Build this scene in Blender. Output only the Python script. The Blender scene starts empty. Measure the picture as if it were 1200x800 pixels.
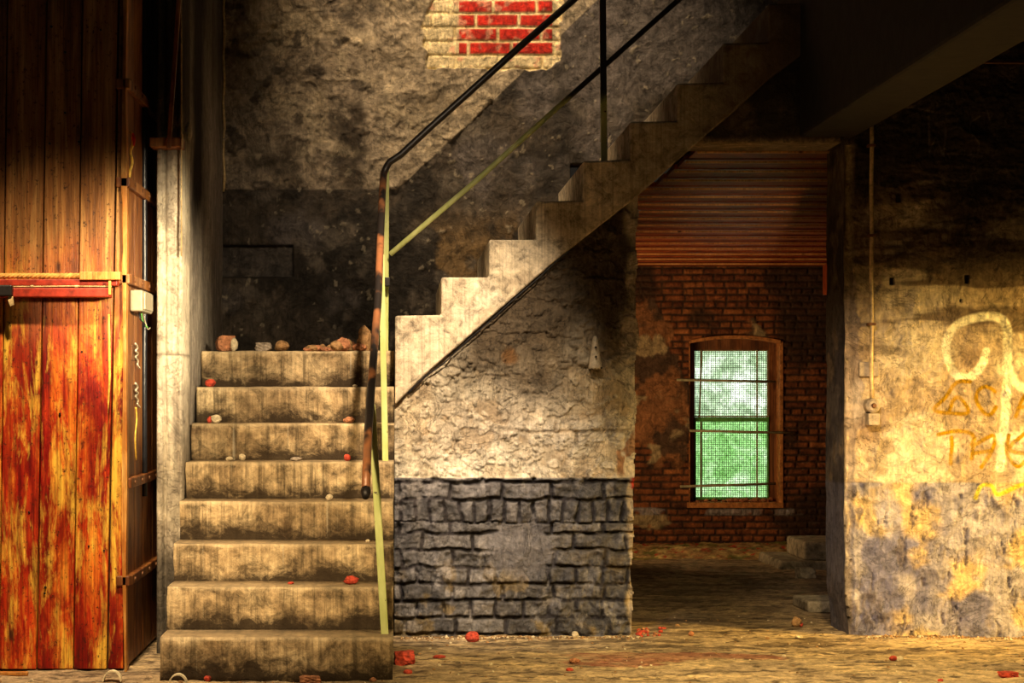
import bpy, bmesh, math, random
import numpy as np
from mathutils import Vector, Matrix
C = bpy.context.scene.collection
SC = bpy.context.scene
PI = math.pi

# ------------------------------------------------------------------ camera
F = 2200.0; VX, VY, EYE = 470.0, 460.0, 1.12      # focal length in px of a 1200 px frame, vanishing point, eye height
cd = bpy.data.cameras.new('camera'); cam = bpy.data.objects.new('camera', cd); C.objects.link(cam)
cam.location = (0, 0, EYE); cam.rotation_euler = (PI/2, 0, 0)
cd.sensor_width = 36; cd.lens = 36*F/1200
cd.shift_x = (600-VX)/1200; cd.shift_y = (VY-400)/1200
cd.clip_start = .05; cd.clip_end = 200
SC.camera = cam

# ------------------------------------------------------------------ world, exposure, lights
SC.view_settings.view_transform = 'Standard'; SC.view_settings.look = 'None'
SC.view_settings.gamma = 1; SC.view_settings.use_curve_mapping = False
SC.view_settings.exposure = 0.0
w = bpy.data.worlds.new('world'); SC.world = w; w.use_nodes = True
w.node_tree.nodes['Background'].inputs[0].default_value = (1.0, .80, .58, 1)
w.node_tree.nodes['Background'].inputs[1].default_value = .015

def aim(o, tgt):
    d = Vector(tgt)-o.location
    o.rotation_euler = d.to_track_quat('-Z', 'Y').to_euler()
def spot(name, loc, tgt, power, col, deg, blend=1.0, rad=.25):
    l = bpy.data.lights.new(name, 'SPOT'); l.energy = power; l.color = col
    l.spot_size = math.radians(deg); l.spot_blend = blend; l.shadow_soft_size = rad
    o = bpy.data.objects.new(name, l); C.objects.link(o); o.location = loc; aim(o, tgt); return o
def area(name, loc, tgt, power, col, sx, sy, spread=180):
    l = bpy.data.lights.new(name, 'AREA'); l.energy = power; l.color = col
    l.shape = 'RECTANGLE'; l.size = sx; l.size_y = sy; l.spread = math.radians(spread)
    o = bpy.data.objects.new(name, l); C.objects.link(o); o.location = loc; aim(o, tgt); return o
# unseen spots added in front of the walls to light each part
spot('lamp_middle', (.30, 6.3, 3.5), (.08, 8.66, 1.12), 1200, (1, .75, .47), 32, 1, .06)
spot('lamp_middle_low', (.2, 6.2, 2.6), (.55, 8.66, .35), 190, (1, .92, .86), 28, 1, .06)
spot('lamp_right', (4.7, 6.9, 1.7), (2.85, 8.66, .62), 1050, (1, .62, .15), 50, 1, .06)
spot('lamp_right_pale', (1.0, 5.2, 2.6), (2.40, 8.66, .68), 520, (1, .76, .52), 26, 1, .08)
spot('lamp_door', (-1.0, 5.9, 3.5), (-1.5, 7.56, .30), 800, (1, .74, .44), 44, 1, .08)
spot('lamp_steps', (-.8, 4.0, 2.6), (-.44, 7.9, .50), 1150, (1, .72, .38), 24, 1, .08)
spot('lamp_pier', (.6, 5.4, 1.9), (-1.02, 8.0, 1.50), 1250, (1, .80, .50), 25, 1, .10)
spot('lamp_leaf', (-.72, 5.2, 2.0), (-1.10, 8.2, 1.35), 260, (1, .74, .42), 24, 1, .10)
spot('lamp_stairwell', (-.2, 7.7, 5.7), (.50, 10.0, 3.15), 950, (1, .73, .43), 42, 1, .20)
spot('lamp_stairwell_low', (.3, 5.6, 3.3), (-.3, 10.0, 1.9), 210, (1, .78, .52), 26, 1, .25)
spot('lamp_floor', (1.45, 5.7, 2.2), (1.6, 7.3, 0), 600, (1, .72, .32), 82, 1, .08)
spot('lamp_ceiling', (1.75, 6.6, .25), (1.95, 11.6, 2.15), 130, (1, .60, .28), 24, .8, .05)
# unseen warm area light added for the back room (hidden behind the middle wall)
area('back_room_daylight', (1.02, 12.1, .95), (2.6, 13.0, 1.3), 15, (1, .62, .28), .7, 1.1, 150)
# daylight outside the far window
area('outside_daylight', (2.5, 15.2, 1.3), (2.4, 13.6, .9), 165, (.96, 1, .95), 2.0, 1.8)

# ------------------------------------------------------------------ helpers
def P(px, py, d): return Vector(((px-VX)/F*d, d, EYE+(VY-py)/F*d))
def PXf(px, d): return (px-VX)/F*d
def PZf(py, d): return EYE+(VY-py)/F*d

def tag(o, label=None, cat=None, group=None, kind=None):
    if label: o['label'] = label
    if cat: o['category'] = cat
    if group: o['group'] = group
    if kind: o['kind'] = kind
    return o
def empty(name, loc=(0, 0, 0)):
    o = bpy.data.objects.new(name, None); C.objects.link(o); o.location = loc; o.empty_display_size = .1; return o
def link(name, me, m, parent=None, smooth=False):
    o = bpy.data.objects.new(name, me); C.objects.link(o)
    if m: me.materials.append(m)
    if smooth: me.polygons.foreach_set('use_smooth', [True]*len(me.polygons))
    if parent:
        bpy.context.view_layer.update()
        o.parent = parent; o.matrix_parent_inverse = Matrix.Translation(-Vector(parent.location))
    return o

class MB:
    """collects verts and faces in world space"""
    def __init__(s): s.v = []; s.f = []
    def box(s, a, b, rot=None, ctr=None):
        n = len(s.v)
        x0, y0, z0 = a; x1, y1, z1 = b
        vs = [Vector(p) for p in ((x0,y0,z0),(x1,y0,z0),(x1,y1,z0),(x0,y1,z0),(x0,y0,z1),(x1,y0,z1),(x1,y1,z1),(x0,y1,z1))]
        if rot is not None:
            c = Vector(ctr) if ctr is not None else sum(vs, Vector())/8
            vs = [c+rot@(p-c) for p in vs]
        s.v += vs
        s.f += [tuple(n+i for i in q) for q in ((0,3,2,1),(4,5,6,7),(0,1,5,4),(1,2,6,5),(2,3,7,6),(3,0,4,7))]
        return s
    def tube(s, pts, r, seg=12, cap=True, flat=1.0):
        pts = [Vector(p) for p in pts]; rs = r if isinstance(r, (list, tuple)) else [r]*len(pts)
        n0 = len(s.v); up = None
        for i, p in enumerate(pts):
            t = (pts[min(i+1, len(pts)-1)]-pts[max(i-1, 0)]).normalized()
            if up is None:
                up = Vector((0, -1, 0)) if abs(t.y) < .9 else Vector((0, 0, 1))
            a = t.cross(up)
            a = a.normalized() if a.length > 1e-6 else t.orthogonal().normalized()
            b = a.cross(t).normalized(); up = b
            for k in range(seg):
                g = 2*PI*k/seg
                s.v.append(p+a*math.cos(g)*rs[i]+b*math.sin(g)*rs[i]*flat)
        for i in range(len(pts)-1):
            for k in range(seg):
                k2 = (k+1) % seg
                s.f.append((n0+i*seg+k, n0+i*seg+k2, n0+(i+1)*seg+k2, n0+(i+1)*seg+k))
        if cap:
            s.f.append(tuple(n0+k for k in range(seg))[::-1])
            s.f.append(tuple(n0+(len(pts)-1)*seg+k for k in range(seg)))
        return s
    def prism(s, poly, y0, y1):
        """poly = list of (x,z), extruded from y0 to y1"""
        n = len(s.v); k = len(poly)
        s.v += [Vector((x, y0, z)) for x, z in poly]+[Vector((x, y1, z)) for x, z in poly]
        s.f.append(tuple(range(n, n+k))); s.f.append(tuple(range(n+k, n+2*k))[::-1])
        for i in range(k):
            j = (i+1) % k
            s.f.append((n+i, n+j, n+k+j, n+k+i)[::-1])
        return s
    def build(s, name, m, parent=None, smooth=False, bevel=0, seg=2, sub=0, disp=0, dscale=.1):
        me = bpy.data.meshes.new(name); me.from_pydata([tuple(p) for p in s.v], [], s.f)
        bm = bmesh.new(); bm.from_mesh(me); bmesh.ops.recalc_face_normals(bm, faces=bm.faces)
        if sub:
            for _ in range(sub):
                L = [e for e in bm.edges if e.calc_length() > .035]
                if L: bmesh.ops.subdivide_edges(bm, edges=L, cuts=1, use_grid_fill=True)
        bm.to_mesh(me); bm.free(); me.update()
        o = link(name, me, m, parent, smooth)
        if bevel:
            b = o.modifiers.new('bevel', 'BEVEL'); b.width = bevel; b.segments = seg; b.limit_method = 'ANGLE'; b.angle_limit = math.radians(50)
        return o

# ---- numpy noise
_rng = np.random.RandomState(7); _tab = _rng.rand(256, 256)
def vn(u, v, seed=0):
    u = u+seed*17.31; v = v+seed*9.77
    iu = np.floor(u).astype(int); iv = np.floor(v).astype(int); fu = u-iu; fv = v-iv
    fu = fu*fu*(3-2*fu); fv = fv*fv*(3-2*fv)
    a = _tab[iu & 255, iv & 255]; b = _tab[(iu+1) & 255, iv & 255]; c = _tab[iu & 255, (iv+1) & 255]; d = _tab[(iu+1) & 255, (iv+1) & 255]
    return (a*(1-fu)+b*fu)*(1-fv)+(c*(1-fu)+d*fu)*fv
def fbm(u, v, sc=1.0, octv=5, seed=0, gain=.5):
    t = 0; a = 1; n = 0
    for i in range(octv):
        t = t+a*vn(u*sc*2**i, v*sc*2**i, seed+i*3); n += a; a *= gain
    return t/n                                            # 0..1, mean .5
def ss(a, b, x):
    t = np.clip((x-a)/(b-a), 0, 1); return t*t*(3-2*t)
def mixc(c, d, m):
    m = np.asarray(m)[..., None]; return c*(1-m)+np.asarray(d)*m
def solid(shape, c): return np.ones(shape+(3,))*np.asarray(c)
def bricks(u, v, L=.235, H=.073, mort=.012, seed=0, warp=.006, soldier=None, headers=True):
    wu = u+(fbm(u, v, 14, 3, seed+50)-.5)*warp*2; wv = v+(fbm(u, v, 12, 3, seed+60)-.5)*warp*2
    r = np.floor(wv/H).astype(int); fv = wv/H-r
    off = np.where(r % 2 == 0, 0, .5)+(_tab[(r*7+seed) & 255, 3]-.5)*.25
    LL = np.full(u.shape, L)
    # header rows every third row
    if headers: LL = np.where(_tab[(r*5+seed) & 255, 9] > .6, L*.52, LL)
    q = wu/LL+off; k = np.floor(q).astype(int); fu = q-k
    if soldier is not None:
        z0, z1 = soldier; m = (wv > z0) & (wv < z1)
        q2 = wu/.068; k2 = np.floor(q2).astype(int)
        fu = np.where(m, q2-k2, fu); k = np.where(m, k2, k); LL = np.where(m, .068, LL)
        fv = np.where(m, (wv-z0)/(z1-z0), fv); Hh = np.where(m, z1-z0, H)
    else: Hh = H
    dx = np.minimum(fu, 1-fu)*LL; dz = np.minimum(fv, 1-fv)*Hh
    dd = np.minimum(dx, dz)
    h = ss(mort*.35, mort*1.0, dd)
    rid = _tab[(k*13+r*29+seed) & 255, (r*31+k*7) & 255]
    return h, rid
def seg_mask(U, V, pts, wd, soft=.35):
    """stroke mask of a polyline, metres"""
    best = np.full(U.shape, 9.0)
    for (a, b), (c, d) in zip(pts[:-1], pts[1:]):
        dx, dy = c-a, d-b; L2 = dx*dx+dy*dy+1e-12
        t = np.clip(((U-a)*dx+(V-b)*dy)/L2, 0, 1)
        best = np.minimum(best, np.hypot(U-a-t*dx, V-b-t*dy))
    return 1-ss(wd*(1-soft), wd*(1+soft), best)
def smooth_pts(pts, n=6):
    out = []
    for i in range(len(pts)-1):
        p0 = pts[max(i-1, 0)]; p1 = pts[i]; p2 = pts[i+1]; p3 = pts[min(i+2, len(pts)-1)]
        for k in range(n):
            t = k/n
            out.append(tuple(.5*((2*p1[j])+(-p0[j]+p2[j])*t+(2*p0[j]-5*p1[j]+4*p2[j]-p3[j])*t*t+(-p0[j]+3*p1[j]-3*p2[j]+p3[j])*t**3) for j in range(len(p1))))
    out.append(tuple(pts[-1])); return out

def grid(name, us, vs, to_world, func, m, keep=None, back=None, kind='structure', parent=None):
    """dense relief surface; func(U,V)->(height, albedo); to_world(U,V,h)->xyz"""
    U, V = np.meshgrid(us, vs)
    h, col = func(U, V)
    X, Y, Z = to_world(U, V, h)
    nx, ny = len(us), len(vs)
    co = np.stack([X, Y, Z], -1).reshape(-1, 3)
    idx = np.arange(nx*ny).reshape(ny, nx)
    K = np.ones((ny-1, nx-1), bool) if keep is None else keep((U[:-1, :-1]+U[1:, 1:])/2, (V[:-1, :-1]+V[1:, 1:])/2)
    a = idx[:-1, :-1][K]; b = idx[:-1, 1:][K]; c = idx[1:, 1:][K]; d = idx[1:, :-1][K]
    quads = np.stack([a, b, c, d], -1)
    colf = col.reshape(-1, 3)
    if back is not None:
        Kp = np.pad(K, 1)
        n0 = len(co); Xb, Yb, Zb = to_world(U, V, h*0-back); cb = np.stack([Xb, Yb, Zb], -1).reshape(-1, 3)
        co = np.concatenate([co, cb]); colf = np.concatenate([colf, colf])
        ex = []
        Kc = Kp[1:-1, 1:-1]
        for nb, (e0, e1) in ((Kp[:-2, 1:-1], (idx[:-1, :-1], idx[:-1, 1:])), (Kp[2:, 1:-1], (idx[1:, 1:], idx[1:, :-1])),
                             (Kp[1:-1, :-2], (idx[1:, :-1], idx[:-1, :-1])), (Kp[1:-1, 2:], (idx[:-1, 1:], idx[1:, 1:]))):
            mm = Kc & ~nb
            p, q = e0[mm], e1[mm]; ex.append(np.stack([q, p, p+n0, q+n0], -1))
        quads = np.concatenate([quads]+ex)
    used = np.unique(quads); rm = np.full(len(co), -1); rm[used] = np.arange(len(used))
    quads = rm[quads]; co = co[used]; colf = colf[used]
    me = bpy.data.meshes.new(name)
    me.vertices.add(len(co)); me.vertices.foreach_set('co', co.astype(np.float32).ravel())
    me.loops.add(quads.size); me.loops.foreach_set('vertex_index', quads.astype(np.int32).ravel())
    me.polygons.add(len(quads)); me.polygons.foreach_set('loop_start', np.arange(0, quads.size, 4, dtype=np.int32))
    me.polygons.foreach_set('loop_total', np.full(len(quads), 4, np.int32))
    me.update(calc_edges=True); me.validate()
    me.polygons.foreach_set('use_smooth', [True]*len(me.polygons))
    at = me.color_attributes.new('Col', 'FLOAT_COLOR', 'POINT')
    at.data.foreach_set('color', np.concatenate([np.clip(colf, 0, 1), np.ones((len(colf), 1))], -1).astype(np.float32).ravel())
    o = link(name, me, m, parent)
    if kind: o['kind'] = kind
    return o

# ------------------------------------------------------------------ materials
class NT:
    def __init__(s, name, rough=.85, metal=0, spec=.25):
        s.m = bpy.data.materials.new(name); s.m.use_nodes = True; s.t = s.m.node_tree; s.n = s.t.nodes; s.l = s.t.links
        s.b = s.n['Principled BSDF']; s.b.inputs['Roughness'].default_value = rough; s.b.inputs['Metallic'].default_value = metal
        s.b.inputs['Specular IOR Level'].default_value = spec
    def new(s, t, **k):
        n = s.n.new(t)
        for a, b in k.items(): setattr(n, a, b)
        return n
    def set(s, inp, v):
        if hasattr(v, 'is_output') or isinstance(v, bpy.types.NodeSocket): s.l.new(v, inp)
        elif isinstance(v, (tuple, list)) and len(v) == 3 and inp.type == 'RGBA': inp.default_value = (*v, 1)
        else: inp.default_value = v
    def coord(s, scale=(1, 1, 1), loc=(0, 0, 0), world=True, rand=0):
        if world: src = s.new('ShaderNodeNewGeometry').outputs['Position']
        else: src = s.new('ShaderNodeTexCoord').outputs['Object']
        if rand:
            oi = s.new('ShaderNodeObjectInfo'); mu = s.new('ShaderNodeMath', operation='MULTIPLY'); s.l.new(oi.outputs['Random'], mu.inputs[0]); mu.inputs[1].default_value = rand
            ad = s.new('ShaderNodeVectorMath', operation='ADD'); s.l.new(src, ad.inputs[0]); s.l.new(mu.outputs[0], ad.inputs[1]); src = ad.outputs[0]
        mp = s.new('ShaderNodeMapping'); s.l.new(src, mp.inputs[0]); mp.inputs['Scale'].default_value = scale; mp.inputs['Location'].default_value = loc
        return mp.outputs[0]
    def noise(s, vec, scale, detail=6, rough=.6, dist=0):
        n = s.new('ShaderNodeTexNoise'); s.l.new(vec, n.inputs['Vector']); n.inputs['Scale'].default_value = scale
        n.inputs['Detail'].default_value = detail; n.inputs['Roughness'].default_value = rough; n.inputs['Distortion'].default_value = dist
        return n.outputs[0]
    def voro(s, vec, scale, feature='F1'):
        n = s.new('ShaderNodeTexVoronoi', feature=feature); s.l.new(vec, n.inputs['Vector']); n.inputs['Scale'].default_value = scale
        return n.outputs['Distance']
    def ramp(s, fac, stops):
        n = s.new('ShaderNodeValToRGB'); s.l.new(fac, n.inputs[0]); e = n.color_ramp.elements
        while len(e) < len(stops): e.new(.5)
        for q, (p, c) in zip(e, stops):
            q.position = p; q.color = (*c, 1) if isinstance(c, (tuple, list)) else (c, c, c, 1)
        return n.outputs[0]
    def mix(s, fac, a, b, mode='MIX'):
        n = s.new('ShaderNodeMix', data_type='RGBA', blend_type=mode)
        s.set(n.inputs[0], fac); s.set(n.inputs[6], a); s.set(n.inputs[7], b); return n.outputs[2]
    def math(s, op, a, b=0.0, clamp=False):
        n = s.new('ShaderNodeMath', operation=op, use_clamp=clamp); s.set(n.inputs[0], a); s.set(n.inputs[1], b); return n.outputs[0]
    def z(s):
        g = s.new('ShaderNodeNewGeometry'); x = s.new('ShaderNodeSeparateXYZ'); s.l.new(g.outputs['Position'], x.inputs[0]); return x.outputs
    def color(s, c): s.set(s.b.inputs['Base Color'], c); return s
    def bump(s, h, strength=.6, dist=.01, prev=None):
        n = s.new('ShaderNodeBump'); s.set(n.inputs['Height'], h); n.inputs['Strength'].default_value = strength; n.inputs['Distance'].default_value = dist
        if prev: s.l.new(prev, n.inputs['Normal'])
        s.l.new(n.outputs[0], s.b.inputs['Normal']); return n.outputs[0]

def relief_mat(name, lo=.6, hi=1.35, b1=.9, b2=.8, rough=.85, streak=0.0, spec=.2, crack=.5):
    """reads the surface's own albedo attribute, adds fine grain, scratches, flakes and grit"""
    t = NT(name, rough, 0, spec)
    a = t.new('ShaderNodeVertexColor', layer_name='Col').outputs[0]
    v = t.coord()
    n1 = t.noise(v, 17, 9, .72, .7); n2 = t.noise(v, 110, 5, .7); n3 = t.noise(v, 5, 6, .65, .9)
    sc = t.noise(t.coord((60, 60, 6)), 1, 5, .7, .5)
    c = t.mix(1, a, t.ramp(n1, [(.34, lo), (.66, hi)]), 'MULTIPLY')
    c = t.mix(.45, c, t.mix(1, c, t.ramp(sc, [(.35, .5), (.65, 1.35)]), 'MULTIPLY'))
    fl = t.ramp(t.noise(v, 9, 7, .7, 1.2), [(.545, 0.), (.56, 1.)])
    c = t.mix(t.math('MULTIPLY', fl, .35), c, t.mix(1, c, (1.5, 1.45, 1.35), 'MULTIPLY'))
    sp = t.ramp(t.voro(v, 55), [(0.0, .35), (.16, 1.0)])
    c = t.mix(.5, c, t.mix(1, c, sp, 'MULTIPLY'))
    ck = t.math('ABSOLUTE', t.math('SUBTRACT', t.noise(v, 3.2, 9, .68, 1.5), .5))
    ckr = t.ramp(ck, [(.0, 0.), (.012, 1.)])
    c = t.mix(crack, c, t.mix(1, c, ckr, 'MULTIPLY'))
    if streak:
        st = t.noise(t.coord((30, 30, 1.3)), 1, 5, .7)
        c = t.mix(streak, c, t.mix(1, c, t.ramp(st, [(.35, .35), (.6, 1.2)]), 'MULTIPLY'))
    t.color(c)
    p = t.bump(n3, .6, .05)
    p = t.bump(n1, b1, .022, p)
    p = t.bump(fl, .8, .0035, p)
    p = t.bump(ckr, .6, .004, p)
    t.bump(t.ramp(n2, [(.35, 0.), (.65, 1.)]), b2*.7, .002, p)
    return t.m

M = {}
M['plaster'] = relief_mat('old_plaster')
M['plaster_soot'] = relief_mat('sooty_plaster', .45, 1.6, 1.0, .9, .65, 0, .35)
M['plaster_streak'] = relief_mat('streaked_plaster', .75, 1.2, .35, .4, .85, .4, .2, .3)
M['brick_relief'] = relief_mat('painted_brick', .5, 1.5, 1.0, .8, .75, 0, .3)
M['ground'] = relief_mat('dirty_ground', .5, 1.4, .5, .8, .9, 0, .2, .3)

def concrete(name, base, dark, lite, streaks=True, boardmarks=False):
    t = NT(name, .85, 0, .2)
    v = t.coord(rand=0)
    n1 = t.noise(v, 5, 8, .7, .5); n2 = t.noise(v, 40, 6, .7); n4 = t.noise(v, 16, 6, .75, .4)
    c = t.ramp(n1, [(.33, dark), (.5, base), (.68, lite)])
    c = t.mix(.7, c, t.mix(1, c, t.ramp(n4, [(.36, .15), (.5, 1.0), (.66, 1.7)]), 'MULTIPLY'))
    if streaks:
        st = t.noise(t.coord((22, 3, .9)), 1.6, 6, .75, .1)
        c = t.mix(.75, c, t.mix(1, c, t.ramp(st, [(.38, .22), (.5, .9), (.62, 1.25)]), 'MULTIPLY'))
        dr = t.noise(t.coord((60, 3, .6), (3, 0, 0)), 1.2, 3, .6)
        c = t.mix(t.ramp(dr, [(.68, 0.), (.72, .5)]), c, (.55, .50, .38))
    if boardmarks:
        st = t.noise(t.coord((70, 3, 1.2)), 1.0, 4, .7)
        c = t.mix(.5, c, t.mix(1, c, t.ramp(st, [(.36, .45), (.5, 1.0), (.66, 1.25)]), 'MULTIPLY'))
        sx = t.math('ADD', t.z()[0], t.math('MULTIPLY', t.noise(t.coord(), 3, 5, .6), .7))      # light falloff painted in: stringer darkens towards the right
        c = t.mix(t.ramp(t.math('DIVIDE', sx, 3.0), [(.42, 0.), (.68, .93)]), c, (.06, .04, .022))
    if streaks:
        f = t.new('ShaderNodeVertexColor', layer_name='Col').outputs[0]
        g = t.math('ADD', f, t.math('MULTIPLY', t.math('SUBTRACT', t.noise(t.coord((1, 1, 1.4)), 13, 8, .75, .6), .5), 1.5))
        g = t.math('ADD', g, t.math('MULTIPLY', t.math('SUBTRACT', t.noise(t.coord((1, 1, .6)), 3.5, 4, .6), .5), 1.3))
        c = t.mix(t.ramp(g, [(.10, .95), (.50, 0.)]), c, (.028, .018, .010))  # riser bottoms darkened: grime together with painted shade
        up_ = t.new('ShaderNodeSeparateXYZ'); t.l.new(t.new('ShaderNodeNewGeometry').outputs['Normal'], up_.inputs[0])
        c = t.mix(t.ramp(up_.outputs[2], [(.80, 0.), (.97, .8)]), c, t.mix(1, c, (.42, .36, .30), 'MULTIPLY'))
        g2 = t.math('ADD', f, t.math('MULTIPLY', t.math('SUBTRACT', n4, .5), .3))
        c = t.mix(t.ramp(g2, [(.86, 0.), (.97, .35)]), c, (.60, .48, .30))  # worn pale nosing with its highlight painted in
    t.color(c)
    p = t.bump(n2, .55, .006); t.bump(n4, .6, .014, p)
    return t.m
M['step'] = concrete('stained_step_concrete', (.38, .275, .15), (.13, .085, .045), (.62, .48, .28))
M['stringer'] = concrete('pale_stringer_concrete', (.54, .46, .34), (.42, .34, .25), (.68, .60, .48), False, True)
M['grey_block'] = concrete('grey_block_concrete', (.25, .21, .15), (.12, .1, .07), (.36, .31, .22), False)

def wood(name, cols, scale=(22, 22, 1.6), gloss=.5, vivid=True, bs=.5):
    t = NT(name, gloss, 0, .4)
    v = t.coord(scale, rand=3.7); n1 = t.noise(v, 1, 6, .65, .4)
    c = t.ramp(n1, [(.28, cols[0]), (.45, cols[1]), (.58, cols[2]), (.74, cols[3])])
    v2 = t.coord((1, 1, .45), rand=9.1); n2 = t.noise(v2, 6, 7, .7, .9)
    c = t.mix(t.ramp(n2, [(.42, 0.), (.56, 1.)]), c, t.mix(1, c, cols[4], 'MULTIPLY'))
    gr = t.noise(t.coord((120, 120, 4), rand=5), 1, 4, .6)
    c = t.mix(.6, c, t.mix(1, c, t.ramp(gr, [(.35, .4), (.6, 1.15)]), 'MULTIPLY'))
    kn = t.voro(t.coord((7, 7, 2.6), rand=4.4), 1)
    c = t.mix(t.ramp(kn, [(.05, .9), (.12, 0.)]), c, (.05, .012, .004))
    t.color(c)
    p = t.bump(gr, bs, .004); t.bump(n2, .5, .01, p)
    return t
def plank_mat():
    t = NT('weathered_red_plank', .5, 0, .35)
    z = t.z()[2]
    low = t.ramp(t.noise(t.coord((16, 16, 1.3), rand=3.7), 1, 6, .65, .5), [(.30, (.20, .006, .003)), (.44, (.62, .045, .006)), (.55, (.88, .24, .02)), (.68, (1.0, .50, .06))])
    red = t.noise(t.coord((1.4, 1.4, .45), rand=9.1), 7, 7, .72, .5)
    low = t.mix(t.ramp(red, [(.46, 0.), (.58, .95)]), low, t.mix(1, low, (.60, .13, .10), 'MULTIPLY'))
    up = t.ramp(t.noise(t.coord((22, 22, 1.3), rand=1.7), 1, 6, .65, .5), [(.3, (.10, .035, .012)), (.5, (.30, .12, .03)), (.7, (.60, .32, .10))])
    zz = t.math('ADD', z, t.math('MULTIPLY', t.noise(t.coord(), 3, 3, .5), .5))
    low = t.mix(t.ramp(t.noise(t.coord((1.8, 1.8, .5), rand=13.1), 3.2, 7, .72, .4), [(.44, 0.), (.56, 1.)]), low, t.mix(1, low, (.42, .10, .06), 'MULTIPLY'))
    low = t.mix(t.ramp(t.noise(t.coord((2.2, 2.2, .45), rand=23.1), 4.5, 7, .72, .35), [(.50, 0.), (.62, .9)]), low, (1.0, .60, .07))
    c = t.mix(t.ramp(t.math('DIVIDE', zz, 4.0), [(.36, 0.), (.50, 1.)]), low, up)
    gr = t.noise(t.coord((130, 130, 4), rand=5), 1, 4, .6)
    c = t.mix(.7, c, t.mix(1, c, t.ramp(gr, [(.33, .35), (.6, 1.2)]), 'MULTIPLY'))
    sp = t.noise(t.coord((1, 1, .8)), 60, 5, .8)
    c = t.mix(t.ramp(sp, [(.57, 0.), (.64, .85)]), c, (.03, .008, .003))
    kn = t.voro(t.coord((7, 7, 3.0), rand=4.4), 1)
    c = t.mix(t.ramp(kn, [(.04, .9), (.10, 0.)]), c, (.04, .008, .003))
    t.color(c)
    p = t.bump(gr, .6, .004); t.bump(red, .6, .01, p)
    return t.m
M['plank'] = plank_mat()
M['leaf_wood'] = wood('brown_leaf_timber', [(.10, .03, .01), (.28, .10, .02), (.42, .18, .05), (.55, .27, .09), (.5, .35, .25)]).m
M['lath'] = wood('bright_lath', [(.35, .14, .03), (.60, .28, .06), (.75, .42, .12), (.85, .55, .22), (.7, .5, .3)]).m
M['edge_wood'] = wood('pale_board_edge', [(.50, .22, .06), (.62, .30, .09), (.70, .36, .12), (.8, .45, .18), (.8, .7, .6)], (1.5, 22, 22), .5).m  # stands in for light caught on the ceiling board edges
M['ceil_wood'] = wood('red_pine_board', [(.16, .025, .006), (.28, .05, .010), (.36, .08, .014), (.46, .12, .02), (.6, .4, .3)], (1.5, 22, 22), .45).m

def simple(name, c, rough=.6, metal=0, var=.5, bs=.3, sc=30, spec=.4):
    t = NT(name, rough, metal, spec); v = t.coord()
    n = t.noise(v, sc, 6, .7)
    t.color(t.mix(1, c, t.ramp(n, [(.32, 1-var), (.68, 1+var)]), 'MULTIPLY')); t.bump(n, bs, .004)
    return t.m
M['black_iron'] = simple('black_iron', (.018, .015, .014), .45, .3)
M['dark_cable'] = simple('dark_cable', (.012, .013, .018), .3)
M['wall_tin'] = simple('weathered_grey_tin', (.36, .29, .20), .6, .1, .5)
M['rust'] = simple('rusty_iron', (.17, .075, .03), .7, .2, .6)
M['red_steel'] = simple('red_painted_steel', (.34, .03, .012), .45)
M['rope'] = simple('straw_rope', (.62, .33, .08), .8)
M['ivory'] = simple('ivory_plastic', (.33, .29, .20), .4, 0, .15)
M['conduit'] = simple('brassy_conduit', (.58, .42, .20), .45, .2, .5)
M['silver'] = simple('silvery_latch_metal', (.6, .55, .42), .35, .5)
M['yellow_strip'] = simple('yellow_strip', (.85, .52, .08), .5)
M['red_bit'] = simple('bright_red_plastic', (.75, .03, .02), .4)
M['brick_red'] = simple('red_brick_fragment', (.42, .05, .025), .85, 0, .8, .8, 45)
M['brick_orange'] = simple('orange_brick_fragment', (.36, .15, .07), .85, 0, .8, .8, 45)
M['stone_pale'] = simple('pale_mortar_lump', (.60, .50, .33), .85, 0, .5, .8, 45)
M['stone_brown'] = simple('brown_rubble', (.30, .17, .07), .85, 0, .6, .8, 45)
M['stone_grey'] = simple('grey_rubble', (.36, .30, .24), .85, 0, .6, .8, 45)
M['band'] = simple('pale_band', (.85, .74, .48), .5)
M['tin'] = simple('tin_white', (.60, .53, .42), .5, .1, .35)
M['green_frame'] = simple('green_painted_frame', (.10, .33, .07), .5)
M['pale_bar'] = simple('pale_glazing_bar', (.30, .27, .15), .6)
M['frame_wood'] = wood('brown_window_frame', [(.10, .04, .015), (.2, .08, .03), (.3, .12, .04), (.4, .18, .06), (.6, .5, .4)]).m
M['rag'] = simple('grey_rag', (.33, .29, .22), .9)

def rail_paint():
    t = NT('flaking_lime_paint', .5, 0, .35)
    z = t.z()[2]; n = t.noise(t.coord(), 38, 5, .7)
    zz = t.math('ADD', z, t.math('MULTIPLY', n, .10))
    c = t.mix(t.ramp(t.noise(t.coord((1, 1, .3)), 24, 4, .6), [(.3, 0.), (.7, 1.)]), (.38, .44, .13), (.58, .61, .27))
    c = t.mix(t.ramp(t.noise(t.coord(), 17, 5, .7), [(.64, 0.), (.66, 1.)]), c, (.05, .035, .02))
    c = t.mix(t.ramp(t.math('DIVIDE', zz, 4.0), [(.630, 0.), (.642, 1.)]), c, (.018, .015, .012))
    t.color(c); t.bump(n, .3, .003); return t.m
M['lime'] = rail_paint()
def hand_paint():
    t = NT('worn_black_handrail', .38, .1, .5)
    n = t.noise(t.coord((1, 1, .6), (1.3, 0, .2)), 3.2, 4, .55)
    c = t.ramp(n, [(.45, (.018, .014, .013)), (.50, (.30, .12, .05)), (.57, (.20, .09, .045)), (.60, (.03, .025, .025))])
    z = t.z()[2]
    c = t.mix(t.ramp(t.math('DIVIDE', z, 4.0), [(.525, 0.), (.54, 1.)]), c, (.02, .015, .013))
    t.color(c); t.bump(t.noise(t.coord(), 60, 5, .7), .3, .003); return t.m
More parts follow.
